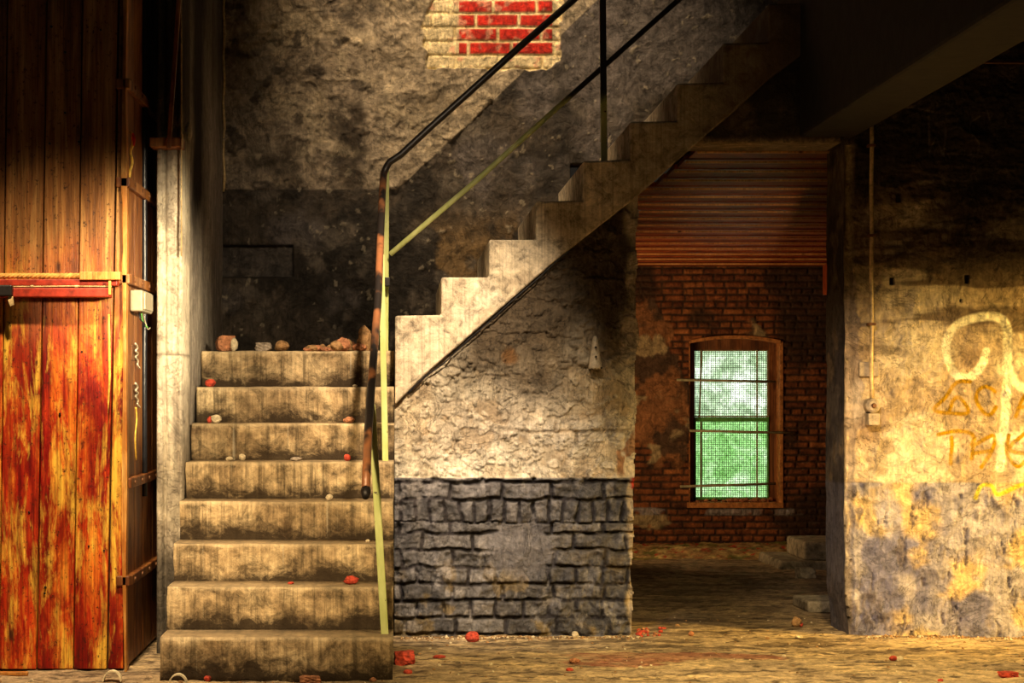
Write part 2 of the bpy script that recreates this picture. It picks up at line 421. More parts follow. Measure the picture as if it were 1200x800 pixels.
M['hand'] = hand_paint()
def glass_mat(nm, g0, g1, g2):
    t = NT(nm, .3, 0, .4)
    v = t.coord(); n = t.noise(v, 5, 6, .7, .6); n2 = t.noise(v, 45, 4, .7)
    g = t.ramp(n, [(.30, g0), (.5, g1), (.68, g2)])
    g = t.mix(1, g, t.ramp(n2, [(.3, .55), (.7, 1.3)]), 'MULTIPLY')
    tr = t.new('ShaderNodeBsdfTranslucent'); t.l.new(g, tr.inputs[0])
    gl = t.new('ShaderNodeBsdfGlossy'); gl.inputs['Roughness'].default_value = .3
    mx = t.new('ShaderNodeMixShader'); mx.inputs[0].default_value = .05
    t.l.new(tr.outputs[0], mx.inputs[1]); t.l.new(gl.outputs[0], mx.inputs[2])
    t.l.new(mx.outputs[0], t.n['Material Output'].inputs['Surface'])
    return t.m
M['glass'] = glass_mat('frosted_glass', (.30, .38, .26), (.50, .58, .46), (.80, .84, .78))
M['glass_low'] = glass_mat('frosted_green_glass', (.24, .44, .17), (.45, .63, .38), (.72, .84, .68))

# ------------------------------------------------------------------ layout numbers
DW, DB, DP, DF = 8.66, 10.0, 8.09, 13.5       # depth of front walls, stairwell back wall, pier, far wall
STAIR_D = [7.30+.22*k for k in range(9)]
STAIR_Z = [.17, .343, .497, .66, .819, .983, .1465+1.0, 1.317]
XL, XR = -.945, -.033
UNDER = [(462, 474), (500, 437), (545, 398), (650, 306), (748, 229), (830, 156), (860, 131), (895, 98), (952, 55), (1100, -62)]
UX = np.array([PXf(p[0], DW) for p in UNDER]); UZ = np.array([PZf(p[1], DW) for p in UNDER])

# ================================================================== STRUCTURE
def floor_h(X, Y):
    return (fbm(X, Y*1.0, 2.2, 4, 3)-.5)*.022+(fbm(X, Y, 22, 4, 9)-.5)*.012
def f_floor(U, V):
    h = floor_h(U, V)
    c = solid(U.shape, (.50, .37, .22))
    n = fbm(U, V*2.2, 3, 6, 21); c = mixc(c, (.68, .50, .27), ss(.45, .60, n))
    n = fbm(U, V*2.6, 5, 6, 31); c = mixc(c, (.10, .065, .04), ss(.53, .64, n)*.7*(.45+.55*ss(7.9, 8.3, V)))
    n = fbm(U, V*2.0, 18, 4, 41); c = mixc(c, (.07, .045, .03), ss(.60, .70, n)*.8)
    n = fbm(U, V*2, 2.3, 5, 77)*ss(.9, .5, np.hypot((U-.9)*.8, (V-7.9)*3)); c = mixc(c, (.35, .09, .05), ss(.45, .6, n)*.6)
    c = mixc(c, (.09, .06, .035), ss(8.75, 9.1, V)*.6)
    return h, c
ys = np.concatenate([np.linspace(-1, 6.5, 50), np.linspace(6.51, 9.0, 230), np.linspace(9.012, 13.7, 300)])
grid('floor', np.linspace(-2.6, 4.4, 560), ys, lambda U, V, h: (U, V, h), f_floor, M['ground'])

front = lambda y: (lambda U, V, h: (U, np.zeros_like(U)+y-h, V))

# ---- wall under the upper flight
def f_mid(U, V):
    n = fbm(U, V, 2.0, 5, 2); fine = fbm(U, V, 18, 5, 4)
    up = solid(U.shape, (.60, .50, .36)); up = mixc(up, (.72, .64, .50), ss(.42, .6, fbm(U, V, 5, 5, 12))); up = mixc(up, (.42, .31, .20), ss(.53, .68, fbm(U, V*1.4, 4, 6, 14))*.7)
    h = (n-.5)*.03+(fine-.5)*.006
    # flaking blisters
    bl = ss(.60, .63, fbm(U, V, 26, 3, 33)); bl2 = ss(.57, .60, fbm(U*.7, V, 13, 4, 37))
    h = h+(bl*.008+bl2*.008)
    up = mixc(up, (.74, .66, .53), np.maximum(bl, bl2)*.5)
    # bricks ghosting through the plaster
    bh, rid = bricks(U, V-.004, H=.078, seed=4, warp=.013, soldier=(.514, .624))
    gz = ss(.85, .90, V)*ss(1.02, .97, V)*ss(.5, .62, U+.1*(fine-.5)*4)
    h = h+gz*(bh-.2)*.008; up = mixc(up, (.80, .72, .60), gz*.6); 
    up = mixc(up, (.35, .27, .18), gz*(1-bh)*.7)
    # stair shade painted as a sooty stain below the soffit, heavier towards the opening
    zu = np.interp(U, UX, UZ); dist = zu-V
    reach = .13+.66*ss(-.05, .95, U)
    soot_shade = 1-ss(.50, 1.30, dist/reach+(fbm(U, V, 3.2, 6, 51)-.5)*.9)
    soot_shade = soot_shade*ss(.05, .38, U)
    up = mixc(up, (.055, .038, .024), soot_shade*.93)
    sc = 1-ss(.02, .05, np.hypot(U-PXf(597, DW), (V-PZf(416, DW))*.8)+(fine-.5)*.05); up = mixc(up, (.16, .08, .03), sc*.9); h = h-sc*.004
    edge = ss(1.02, 1.07, U+(fbm(U, V, 9, 4, 61)-.5)*.09)
    up = mixc(up, (.70, .62, .50), edge*.6)
    hole = ss(.985, 1.0, U+(fbm(U, V, 7, 4, 63)-.5)*.12)*ss(.72, .76, V)*ss(1.0, .9, V); up = mixc(up, (.30, .12, .04), hole*.8*ss(.55, .6, fbm(U, V, 10, 3, 65)))
    # lower painted brick
    lo = solid(U.shape, (.10, .095, .10)); lo = mixc(lo, (.17, .16, .165), ss(.35, .8, rid)*.8); lo = mixc(lo, (.035, .03, .033), 1-bh)
    lo = mixc(lo, (.24, .17, .07), ss(.60, .68, fbm(U, V, 9, 5, 71))*.6*ss(.5, .1, V)); lo = mixc(lo, (.30, .28, .28), ss(.60, .70, fbm(U, V, 20, 4, 73))*.5)
    rough = fbm(U, V, 16, 5, 75); wrk = fbm(U, V*.6, 30, 4, 78)
    keepb = ss(.40, .52, fbm(U, V, 3.5, 3, 79)+.12*ss(.3, .62, V))
    sm = 1-ss(.10, .17, np.hypot((U-PXf(612, DW))*.9, V-PZf(645, DW))+(fbm(U, V, 8, 3, 81)-.5)*.10)
    wr2 = (1-np.abs(2*fbm(U, V*.8, 13, 5, 91)-1))**3
    hl = bh*.026*(.35+.65*keepb)+(rough-.5)*.045+(wrk-.5)*.03*(1-keepb*.4)+wr2*.02*(1-keepb*.6)
    hl = hl*(1-sm)+sm*(.016+(fbm(U, V, 9, 4, 85)-.5)*.035)
    lo = mixc(lo, (.17, .16, .175), sm*.7)
    lo = mixc(lo, (.52, .42, .30), ss(1.045, 1.065, U+(fbm(U, V, 11, 3, 87)-.5)*.05)*.9)
    lo = mixc(lo, (.50, .05, .03), ss(1.055, 1.07, U)*ss(.56, .62, fbm(U*0, V, 12, 3, 89)))
    m = ss(.004, -.004, V-.727-(fine-.5)*.006)
    c = up*(1-m[..., None])+lo*m[..., None]
    return h*(1-m)+(hl-.008)*m, c
def k_mid(U, V):
    e = 1.094-.028*ss(1.6, .3, V)+(vn(V*9, V*0, 5)-.5)*.022+(vn(V*30, V*0, 6)-.5)*.008*ss(1.3, .8, V)
    return (V < np.interp(U, UX, UZ)+.03) & (U < e)
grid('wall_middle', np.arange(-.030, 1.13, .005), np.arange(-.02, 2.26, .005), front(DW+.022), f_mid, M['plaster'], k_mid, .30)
# a separate material look for the painted brick is carried by its own albedo; same relief shader

# ---- wall over the opening
def f_top(U, V):
    h = (fbm(U, V, 2.5, 5, 102)-.5)*.03+(fbm(U, V, 16, 4, 104)-.5)*.008
    c = solid(U.shape, (.035, .028, .022)); c = mixc(c, (.10, .075, .05), ss(.5, .7, fbm(U, V, 6, 5, 106)))
    low = ss(.035, .0, V-2.277+(fbm(U, V, 12, 3, 107)-.5)*.02); c = mixc(c, (.33, .24, .15), low)
    return h, c
grid('wall_top', np.arange(1.02, 2.04, .007), np.arange(2.277, 3.35, .007), front(DW+.03), f_top, M['plaster_soot'],
     lambda U, V: (V < np.interp(U, UX, UZ)+.03), .30)

# ---- right wall with graffiti
def pix(pts, d=DW): return [(PXf(a, d), PZf(b, d)) for a, b in pts]
BIG = [[(1156,412),(1151,427),(1138,441),(1122,440),(1111,422),(1109,403),(1119,383),(1140,373),(1166,371),(1179,382),(1181,403),(1180,438),(1178,480),(1175,515),(1171,548)],
       [(1181,428),(1189,447),(1202,456),(1222,462)], [(1163,514),(1185,511),(1210,514)]]
ORA = [[(1137,447),(1121,448),(1108,465),(1095,480),(1115,484),(1135,483),(1126,467),(1118,468),(1112,483)],
       [(1166,459),(1156,453),(1147,457),(1144,468),(1151,481),(1160,486),(1167,477)],
       [(1190,488),(1202,462),(1216,487)], [(1194,477),(1213,476)],
       [(1099,509),(1120,505),(1136,507),(1141,513)], [(1115,512),(1114,543)],
       [(1138,537),(1141,515),(1140,522),(1163,510),(1162,528),(1149,547)], [(1139,531),(1162,528)],
       [(1181,510),(1179,530),(1190,546),(1200,540)], [(1199,508),(1182,526),(1205,532)]]
YEL = [[(1143,583),(1150,569),(1161,569),(1168,579),(1185,572),(1202,566),(1230,570)]]
FAINT = [[(1052,522),(1064,538),(1082,547)], [(1070,390),(1067,404)], [(1060,500),(1068,488),(1085,486)]]
CHALK = [[(1089,135),(1089,180)], [(1089,178),(1097,160),(1106,183),(1109,150)], [(1149,136),(1138,143),(1136,155),(1147,168),(1146,180),(1134,182)], [(1056,124),(1094,131)], [(1157,130),(1160,140)]]
def f_right(U, V):
    fine = fbm(U, V, 18, 5, 204)
    wob = fbm(U, V, 2.0, 5, 202)
    up = solid(U.shape, (.48, .36, .23)); up = mixc(up, (.70, .58, .40), ss(.45, .62, fbm(U, V, 3.5, 5, 212)))
    lay = fbm(U*.35, V*2.2, 5, 6, 214)
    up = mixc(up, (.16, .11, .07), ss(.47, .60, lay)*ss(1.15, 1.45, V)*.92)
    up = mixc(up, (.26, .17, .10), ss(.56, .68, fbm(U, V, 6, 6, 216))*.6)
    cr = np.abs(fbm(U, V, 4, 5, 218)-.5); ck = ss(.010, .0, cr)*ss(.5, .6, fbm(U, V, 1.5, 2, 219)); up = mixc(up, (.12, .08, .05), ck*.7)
    soot_shade = ss(1.50, 2.12, V+(fbm(U, V, 2.5, 6, 220)-.5)*.9); up = mixc(up, (.04, .03, .02), soot_shade*.95)  # sooty mottling plus falloff and ceiling shade painted on the upper wall
    rg = (1-np.abs(2*fbm(U, V, 5, 5, 260)-1))**6
    h = (wob-.5)*.045+(fine-.5)*.016+rg*.012+(lay-.5)*.02*ss(1.2, 1.4, V)-ck*.006
    wr = fbm(U*.5, V*2, 30, 4, 222); h = h+(wr-.5)*.010*ss(1.15, 1.4, V)
    bl = ss(.60, .64, fbm(U, V, 15, 4, 224)); h = h+bl*.004
    for pts, wd, col, op in ((BIG, .0195, (1.0, .95, .70), .92), (FAINT, .016, (.80, .74, .56), .4), (ORA, .0095, (.42, .23, .0), 1.0)):
        for s_ in pts:
            m = seg_mask(U, V, smooth_pts(pix(s_)) if len(s_) > 2 else pix(s_), wd)
            up = mixc(up, col, np.clip(m*op*(.95+.9*(fine-.5)), 0, 1))
    for s_ in CHALK:
        m = seg_mask(U, V, pix(s_), .0035); up = mixc(up, (.30, .25, .18), m*.45)
    for (px, py, ww, hh) in ((1133, 327, 5, 10), (1046, 329, 5, 8), (1053, 232, 7, 9), (1126, 352, 3, 5)):
        m = ((np.abs(U-PXf(px, DW)) < ww/2/254) & (np.abs(V-PZf(py, DW)) < hh/2/254)).astype(float); h = h-m*.02; up = mixc(up, (.03, .02, .015), m)
    lo = solid(U.shape, (.20, .19, .28)); lo = mixc(lo, (.42, .38, .40), ss(.46, .60, fbm(U, V*.8, 5, 6, 232))); lo = mixc(lo, (.66, .48, .24), ss(.50, .60, fbm(U, V, 3.2, 5, 234)+.25*ss(2.4, 3.0, U)-.08))  # gold patches, denser rightward, paint the warm side light into the dado
    crust = ss(.50, .60, fbm(U, V, 3.6, 4, 236)+.14*ss(.50, .62, V)*ss(2.2, 2.35, U)*ss(2.8, 2.65, U)-.06); wk = fbm(U*1.1, V*.6, 34, 4, 238)
    lo = mixc(lo, (.12, .10, .12), crust*ss(.42, .6, wk)*.8)
    cut = ss(.64, .68, fbm(U*2.2, V*.7, 8, 6, 240, .65)); lo = mixc(lo, (.14, .11, .11), cut*.7)
    hl = (wob-.5)*.05+(fine-.5)*.018+rg*.012+crust*(wk-.5)*.035-cut*.010
    for s_ in YEL:
        m = seg_mask(U, V, smooth_pts(pix(s_)), .010); lo = mixc(lo, (.85, .70, .02), m*.85)
    m = ss(.004, -.004, V-.706-(fine-.5)*.006)
    c = up*(1-m[..., None])+lo*m[..., None]
    # worn arris along the opening
    ar = 1-ss(2.075, 2.095, U+(fbm(U, V, 9, 4, 250)-.5)*.03); c = mixc(c, (.66, .50, .30), ar*.55)
    h = h*(1-m)+hl*m
    h = h-ar*.02
    return h, c
def k_right(U, V):
    return U > 2.055+(vn(V*7, V*0, 15)-.5)*.016+.02*ss(.25, .0, V)
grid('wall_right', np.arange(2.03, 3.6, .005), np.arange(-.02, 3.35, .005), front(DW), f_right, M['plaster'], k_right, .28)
# reveal of the opening (faces left)
def f_jamb(U, V):      # U depth, V height
    h = (fbm(U, V, 4, 5, 302)-.5)*.03+(fbm(U, V, 16, 4, 304)-.5)*.012-.006
    c = solid(U.shape, (.12, .10, .085)); c = mixc(c, (.06, .05, .05), ss(.45, .6, fbm(U, V, 5, 5, 306))); c = mixc(c, (.20, .15, .10), ss(.55, .7, fbm(U, V, 8, 5, 308)))
    c = mixc(c, (.14, .135, .19), ss(.01, -.01, V-.70)*.7)
    return h, c
grid('trim_1', np.arange(DW-.004, DW+.36, .008), np.arange(-.02, 2.45, .008), lambda U, V, h: (2.040-h*.5+.02*ss(.25, .0, V), U, V), f_jamb, M['plaster'])

# ---- stairwell back wall
def f_back(U, V):
    fine = fbm(U, V, 16, 5, 404)
    # painted dado line: level, then climbing with the flight
    line = np.interp(U, [PXf(x, DB) for x in (250, 465, 545, 700, 900)], [PZf(y, DB) for y in (222, 222, 150, 0, -190)])
    up = solid(U.shape, (.30, .24, .175)); up = mixc(up, (.06, .044, .030), ss(.43, .58, fbm(U, V, 3.0, 6, 412)+.16*ss(.4, -.9, U)-.05)*.95)
    up = mixc(up, (.48, .39, .27), ss(.52, .66, fbm(U, V, 5, 6, 414))*.8); up = mixc(up, (.06, .045, .035), ss(.62, .70, fbm(U, V*1.4, 9, 5, 416))*.8)
    up = mixc(up, (.44, .36, .25), ss(-.25, .12, U+(fbm(U, V, 4, 4, 417)-.5)*.5)*.5)
    dk = solid(U.shape, (.075, .058, .043)); dk = mixc(dk, (.020, .016, .013), ss(.45, .6, fbm(U, V, 4, 6, 418))*.8); dk = mixc(dk, (.15, .125, .10), ss(.54, .68, fbm(U, V, 7, 6, 420))*.7)
    dk = mixc(dk, (.14, .12, .115), ss(.5, .7, fbm(U, V, 3, 5, 422)+.3*ss(.5, 1.4, U)*ss(2.5, 3.0, V)-.08)*.8)  # includes a grey sheen painted in under the climbing line
    dk = mixc(dk, (.24, .15, .06), ss(.50, .62, fbm(U, V, 5, 6, 424)+.10)*ss(.0, .2, U)*ss(2.15, 1.85, V)*.8)
    m = ss(.005, -.005, V-line-(fine-.5)*.008)
    c = up*(1-m[..., None])+dk*m[..., None]
    lump = fbm(U, V, 6, 4, 430); rid = 1-np.abs(2*fbm(U, V, 8, 4, 432)-1)
    h = (fbm(U, V, 1.5, 4, 402)-.5)*.05+(lump-.5)*.060*(1-m*.6)+(fbm(U, V, 15, 4, 437)-.5)*.020*(1-m*.5)+(fine-.5)*.016+(rid**6)*.014*(1-m*.6)
    fl = ss(.76, .78, fbm(U, V, 26, 3, 436)); c = mixc(c, (.42, .36, .26), fl*.5); h = h+fl*.004
    # broken plaster patch with brick
    cx, cz = PXf(586, DB), PZf(18, DB)
    sx = np.abs(U-cx)/(84/220*1.0); sz = np.abs(V-cz)/(62/220)
    r = np.maximum(sx**1.6, (sz**2))**.8+(fbm(U, V, 5, 5, 440)-.5)*.75+.14*ss(.65, 1.0, (U-cx)/(84/220))*ss(0, -.15, V-cz)
    pm = 1-ss(.96, 1.0, r)
    bh, bid = bricks(U-cx+.03, V-PZf(15, DB), L=.23, H=.0745, mort=.012, seed=2, warp=.003, headers=False)
    red = (U > PXf(538, DB)) & (U < PXf(648, DB)) & (V > PZf(64, DB))
    bc = np.where(red[..., None], np.array((.62, .025, .012)), np.array((.85, .70, .42)))
    bc = mixc(bc, (.80, .38, .25), ss(.60, .72, fbm(U, V, 20, 4, 444))*.7)
    pc = solid(U.shape, (.95, .80, .46)); pc = mixc(pc, (.60, .42, .18), ss(.5, .65, fbm(U, V, 12, 4, 446))*.6)
    pc = pc*(1-bh[..., None])+bc*bh[..., None]
    c = c*(1-pm[..., None])+pc*pm[..., None]
    h = h*(1-pm)+pm*(-.022+bh*.010+(fine-.5)*.006)
    # blocked niche
    x0, x1, z0, z1 = PXf(258, DB), PXf(343, DB), PZf(324, DB), PZf(288, DB)
    nm = ss(x0-.01, x0, U)*ss(x1+.005, x1-.003, U)*ss(z0-.006, z0+.002, V)*ss(z1+.006, z1-.002, V)
    h = h-nm*.045; 
    rim = nm*(1-nm)*4; c = mixc(c, (.02, .016, .014), np.clip(rim, 0, 1)*.8); c = mixc(c, (.11, .095, .085), (nm > .98)*.6)
    return h, c
grid('wall_back', np.arange(-.96, 2.35, .006), np.arange(1.25, 3.5, .006), front(DB), f_back, M['plaster_soot'], lambda U, V: (U < .9) | (V > 2.34), .2)

# ---- left side wall of the stairwell and the pier in front
def f_side(U, V):       # U = depth
    h = (fbm(U, V, 2, 4, 502)-.5)*.03+(fbm(U, V, 14, 4, 504)-.5)*.006
    c = solid(U.shape, (.42, .37, .31)); c = mixc(c, (.26, .22, .19), ss(.45, .65, fbm(U*2, V*.5, 3, 5, 506))*.7)
    band = np.exp(-((U-8.75-.25*(V-1.9)*.4)/.26)**2)*ss(1.55, 2.1, V+(fbm(U*2, V*.5, 3, 4, 508)-.5)*.5)
    c = mixc(c, (.02, .015, .012), np.clip(band*1.3, 0, 1)); c = mixc(c, (.03, .025, .02), ss(2.3, 2.9, V+(fbm(U, V, 3, 4, 510)-.5)*.4)*.7)
    c = mixc(c, (.60, .52, .40), ss(8.2, 8.1, U)*.6)
    return h, c
grid('wall_left', np.arange(DP, DB+.02, .01), np.arange(-.02, 3.6, .01), lambda U, V, h: (XL+h-.004, U, V), f_side, M['plaster_streak'])
def f_pier(U, V):
    h = (fbm(U, V, 3, 4, 522)-.5)*.02+(fbm(U, V, 14, 4, 524)-.5)*.006
    g = ss(.012, .0, np.abs(U-PXf(193, DP))); h = h-g*.02+ss(.02, .01, np.abs(U-PXf(188, DP)))*.012+ss(.012, .006, np.abs(U-PXf(211, DP)))*.008
    c = solid(U.shape, (.58, .51, .39)); c = mixc(c, (.32, .27, .21), ss(.48, .62, fbm(U*2, V*.6, 5, 5, 526))*.8)
    soot_shade = ss(2.0, 2.55, V+(fbm(U, V, 4, 4, 528)-.5)*.4); c = mixc(c, (.03, .025, .02), soot_shade*.95)  # top of the pier darkened in colour, shade with a sooty tone
    ck = ss(.008, 0, np.abs(V-PZf(418, DP)-(fbm(U, V, 9, 3, 530)-.5)*.05)); h = h-ck*.012; c = mixc(c, (.08, .06, .04), ck*.8)
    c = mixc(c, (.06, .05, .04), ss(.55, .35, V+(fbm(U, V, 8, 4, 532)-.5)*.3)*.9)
    return h, c
grid('wall_pier', np.arange(-1.052, XL+.004, .006), np.arange(-.02, 3.6, .008), front(DP), f_pier, M['plaster_streak'], None, .3)

# ---- back room
WX0, WX1, WZ0, WZ1 = PXf(808, DF), PXf(914, DF), PZf(589, DF), PZf(398, DF)
def win_top(U): return WZ1+.02-.035*((U-(WX0+WX1)/2)/((WX1-WX0)/2))**2
def f_far(U, V):
    bh, rid = bricks(U, V, L=.15, H=.048, mort=.011, seed=11, warp=.006)
    c = solid(U.shape, (.30, .095, .03)); c = mixc(c, (.16, .05, .02), ss(.3, .8, rid)); c = mixc(c, (.48, .17, .05), ss(.82, .9, rid)*.8); c = mixc(c, (.045, .025, .014), (1-bh)*.9)
    n = fbm(U, V, 2.2, 6, 602); c = mixc(c, (.05, .025, .012), ss(.42, .56, n)*.9)
    h = bh*.012+(fbm(U, V, 12, 4, 604)-.5)*.012
    pl = ss(.50, .54, fbm(U, V, 2.4, 5, 606)+.30*ss(2.2, 1.75, U)*ss(.45, .6, V)*ss(2.0, 1.85, V)-.06)
    pc = solid(U.shape, (.30, .13, .05)); pc = mixc(pc, (.10, .055, .03), ss(.46, .56, fbm(U, V, 5, 5, 608))); pc = mixc(pc, (.42, .32, .17), ss(.57, .64, fbm(U, V, 5, 5, 610)+.03))
    c = c*(1-pl[..., None])+pc*pl[..., None]; h = h*(1-pl)+pl*(.016+(fbm(U, V, 9, 4, 612)-.5)*.02)
    bd = ss(.235, .245, V)*ss(.30, .285, V+(fbm(U, V, 9, 3, 614)-.5)*.06)*ss(.42, .5, fbm(U, V, 4, 4, 616)); c = mixc(c, (.36, .33, .33), bd*.8)
    return h, c
grid('wall_far', np.arange(1.0, 3.3, .008), np.arange(-.02, 2.3, .008), front(DF), f_far, M['brick_relief'],
     lambda U, V: ~((U > WX0) & (U < WX1) & (V > WZ0) & (V < win_top(U))), .26)
def f_dark(U, V):
    bh, rid = bricks(U, V, seed=19)
    c = solid(U.shape, (.16, .06, .025)); c = mixc(c, (.04, .025, .015), (1-bh)*.8); c = mixc(c, (.04, .025, .015), ss(.5, .65, fbm(U, V, 3, 5, 700))*.8)
    return bh*.01, c
grid('wall_side', np.arange(DW+.3, DF+.02, .015), np.arange(-.02, 2.6, .015), lambda U, V, h: (3.22-h, U, V), f_dark, M['brick_relief'])
grid('wall_inner', np.arange(DW+.3, DF+.02, .03), np.arange(-.02, 2.6, .03), lambda U, V, h: (.88+h, U, V), f_dark, M['brick_relief'], lambda U, V: (U > DB+.02) | (V < float(np.interp(.86, UX, UZ))-.02))

# boarded, gently falling ceiling of the back room
ce = empty('ceiling', (2.05, 11.2, 2.2)); tag(ce, kind='structure')
nb = 17; d0, d1 = 8.97, 13.47
for k in range(nb):
    a = d0+(d1-d0)*k/nb; b = d0+(d1-d0)*(k+1)/nb; z = 2.285-(2.285-2.025)*(k+.5)/nb
    xs = .91 if a > DB+.02 else float(np.interp(z+.03, UZ, UX))+.01
    MB().box((xs, a-.002, z-.013), (3.21, a+.012, z-.003)).build('edge_strip', M['edge_wood'], ce)  # added strip painting the lit front edge of each board
    o = MB().box((xs, a+.004, z), (3.21, b+.016, z+.024), Matrix.Rotation(-.035, 3, 'X')).build('board', M['ceil_wood'], ce, bevel=.002)

# ceiling and beams over the hall, right of the stair void
MB().box((1.95, 1.0, 3.02), (4.4, DW, 3.2)).build('ceiling', simple('soot_black_ceiling', (.012, .009, .007), .9)).__setitem__('kind', 'structure')
M['soot'] = simple('sooty_concrete', (.009, .007, .005), .85, 0, .7, .8, 12)
MB().box((1.84, 1.2, 2.30), (2.10, DW+.02, 3.03)).build('trim_2', M['soot'], bevel=.015).__setitem__('kind', 'structure')
MB().box((1.5, 6.9, 2.62), (4.4, 7.15, 3.03)).build('trim_3', M['soot'], bevel=.012).__setitem__('kind', 'structure')
# corner bead in the stairwell
cb = MB()
pts = [(PXf(263, DB)+.004*math.sin(k*1.7), DB-.03, PZf(-30+k*15, DB)) for k in range(18)]
cb.tube(pts, .007, 8)
o = cb.build('corner_conduit', M['conduit'], smooth=True); tag(o, 'thin yellowed conduit running down the dark stairwell corner', 'conduit')

# ================================================================== STAIRCASE
stair = empty('staircase', (-.49, 8.0, 0))
tag(stair, 'stained concrete staircase with a lower flight, landing and climbing upper flight', 'staircase')
rnd = random.Random(3)
def step_mesh(i):
    x0, x1 = XL+.006, XR+(.0 if i else .0)
    y0, y1 = STAIR_D[i], STAIR_D[i+1]+.05 if i < 7 else DB
    z0, z1 = (STAIR_Z[i-1]-.03 if i else -.02), STAIR_Z[i]
    if i == 7: z0 = z1-.20
    # rounded, uneven nosing: profile swept along x
    r = .016; prof = [(y0+.012, z0), (y0+.010, z0+(z1-z0)*.2), (y0+.008, z0+(z1-z0)*.4), (y0+.004, z0+(z1-z0)*.6), (y0+.001, z0+(z1-z0)*.75), (y0, z1-r)]
    for k in range(1, 6):
        g = PI/2*k/5; prof.append((y0+r-r*math.cos(g), z1-r+r*math.sin(g)))
    prof += [(y0+.08, z1), (y1, z1), (y1, z0)]
    n = 90; verts = []; faces = []; kk = len(prof)
    for a in range(n+1):
        x = x0+(x1-x0)*a/n
        for j, (y, z) in enumerate(prof):
            e = .0
            if 1 <= j <= 11:
                e = (vn(np.array([x*9.0]), np.array([i*3.1+j*.35]), 5)[0]-.5)*.010+(vn(np.array([x*34.0]), np.array([i*5.1+j*.6]), 6)[0]-.5)*.005
            zz = z+(e*.5 if j >= 5 and j <= 11 else 0)
            verts.append((x+(vn(np.array([z*20.]), np.array([i*1.]), 8)[0]-.5)*.006*(a in (0, n)), y+e, zz))
    for a in range(n):
        for j in range(kk):
            j2 = (j+1) % kk
            faces.append((a*kk+j, (a+1)*kk+j, (a+1)*kk+j2, a*kk+j2))
    faces.append(tuple(range(kk))); faces.append(tuple(range(n*kk, n*kk+kk))[::-1])
    me = bpy.data.meshes.new('step'); me.from_pydata(verts, [], faces)
    bm = bmesh.new(); bm.from_mesh(me); bmesh.ops.recalc_face_normals(bm, faces=bm.faces); bm.to_mesh(me); bm.free()
    at = me.color_attributes.new('Col', 'FLOAT_COLOR', 'POINT')     # height within the riser, drives grime and painted shade low on each riser
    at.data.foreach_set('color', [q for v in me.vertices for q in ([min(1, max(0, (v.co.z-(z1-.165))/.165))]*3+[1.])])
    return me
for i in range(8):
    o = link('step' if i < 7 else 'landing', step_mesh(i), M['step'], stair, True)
# solid core under the steps
core = MB(); poly = [(7.36, 0), (8.84, 1.10), (10.0, 1.10), (10.0, 0)]
n = 0
core.v = [Vector((XL+.03, y, z)) for y, z in poly]+[Vector((XR-.01, y, z)) for y, z in poly]
core.f = [(0, 1, 2, 3), (7, 6, 5, 4), (0, 4, 5, 1), (1, 5, 6, 2), (2, 6, 7, 3), (3, 7, 4, 0)]
core.build('stair_core', M['step'], stair)

TOP = [(463, 474), (463, 370), (517, 369), (517, 325), (573, 325), (573, 281), (628, 281), (628, 236), (683, 235), (683, 189),
       (738, 187), (738, 143), (793, 142), (793, 98), (847, 97), (847, 51), (900, 50), (900, 5), (953, 4), (953, -42), (1007, -43), (1007, -88), (1060, -90)]
def stringer():
    rr = random.Random(5)
    poly = [(PXf(a, DW), PZf(b, DW)) for a, b in TOP]
    und = [(PXf(a, DW), PZf(b, DW)) for a, b in UNDER if a < 1080][::-1]
    poly = poly+[(PXf(1085, DW), PZf(-50, DW))]+[p for p in und[:-1]]
    # polygon -> solid; subdivided later by the bevel
    mb = MB()
    return poly, mb
poly, mb = stringer()
mb.prism(poly, DW-.012, DB+.02)
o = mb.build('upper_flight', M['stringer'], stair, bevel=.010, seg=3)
# dark line added to draw the shadow gap under the soffit
o = MB().tube([(PXf(a, DW), DW-.004, PZf(b, DW)-.006) for a, b in smooth_pts([(478, 459), (500, 438), (520, 424), (545, 400), (575, 374), (600, 351), (630, 325), (655, 302), (668, 292)])], .0028, 8).build('soffit_cable', M['dark_cable'], smooth=True)
tag(o, 'thin dark cable following the sloping underside of the upper stair flight', 'cable')

# ================================================================== RAILING
rl = empty('stair_railing', (-.08, 8.0, 0)); tag(rl, 'old stair railing with black handrail and lime green posts', 'railing')
def low_rail(d):    # (x,y,z) on the lower handrail line
    return (np.interp(d, [7.0, 7.3, 7.5, 8.0, 8.85], [-.131, -.127, -.119, -.098, -.085]), d, 2.15-.745*(8.85-d))
D2 = 8.80
pts = [low_rail(d) for d in np.linspace(6.99, 8.62, 14)]
pts += smooth_pts([low_rail(8.66), (-.084, 8.76, 2.10), (-.078, 8.80, 2.155), (-.055, D2, 2.20)], 4)[1:]
pts += [tuple(P(a, b, D2)) for a, b in ((470, 181), (500, 153), (550, 108), (610, 54), (672, 0), (760, -80), (860, -172))]
MB().tube(pts, .0165, 14).build('handrail', M['hand'], rl, smooth=True)
tag(MB().tube([low_rail(6.984), low_rail(6.972), low_rail(6.95)], [.019, .0195, .013], 14).build('end_cap', M['black_iron'], rl, smooth=True))
MB().tube([tuple(P(a, b, D2+.004)) for a, b in ((457, 298), (560, 210), (650, 129), (706, 79), (795, 0), (900, -93))], .0125, 12, flat=.6).build('mid_rail', M['lime'], rl, smooth=True)
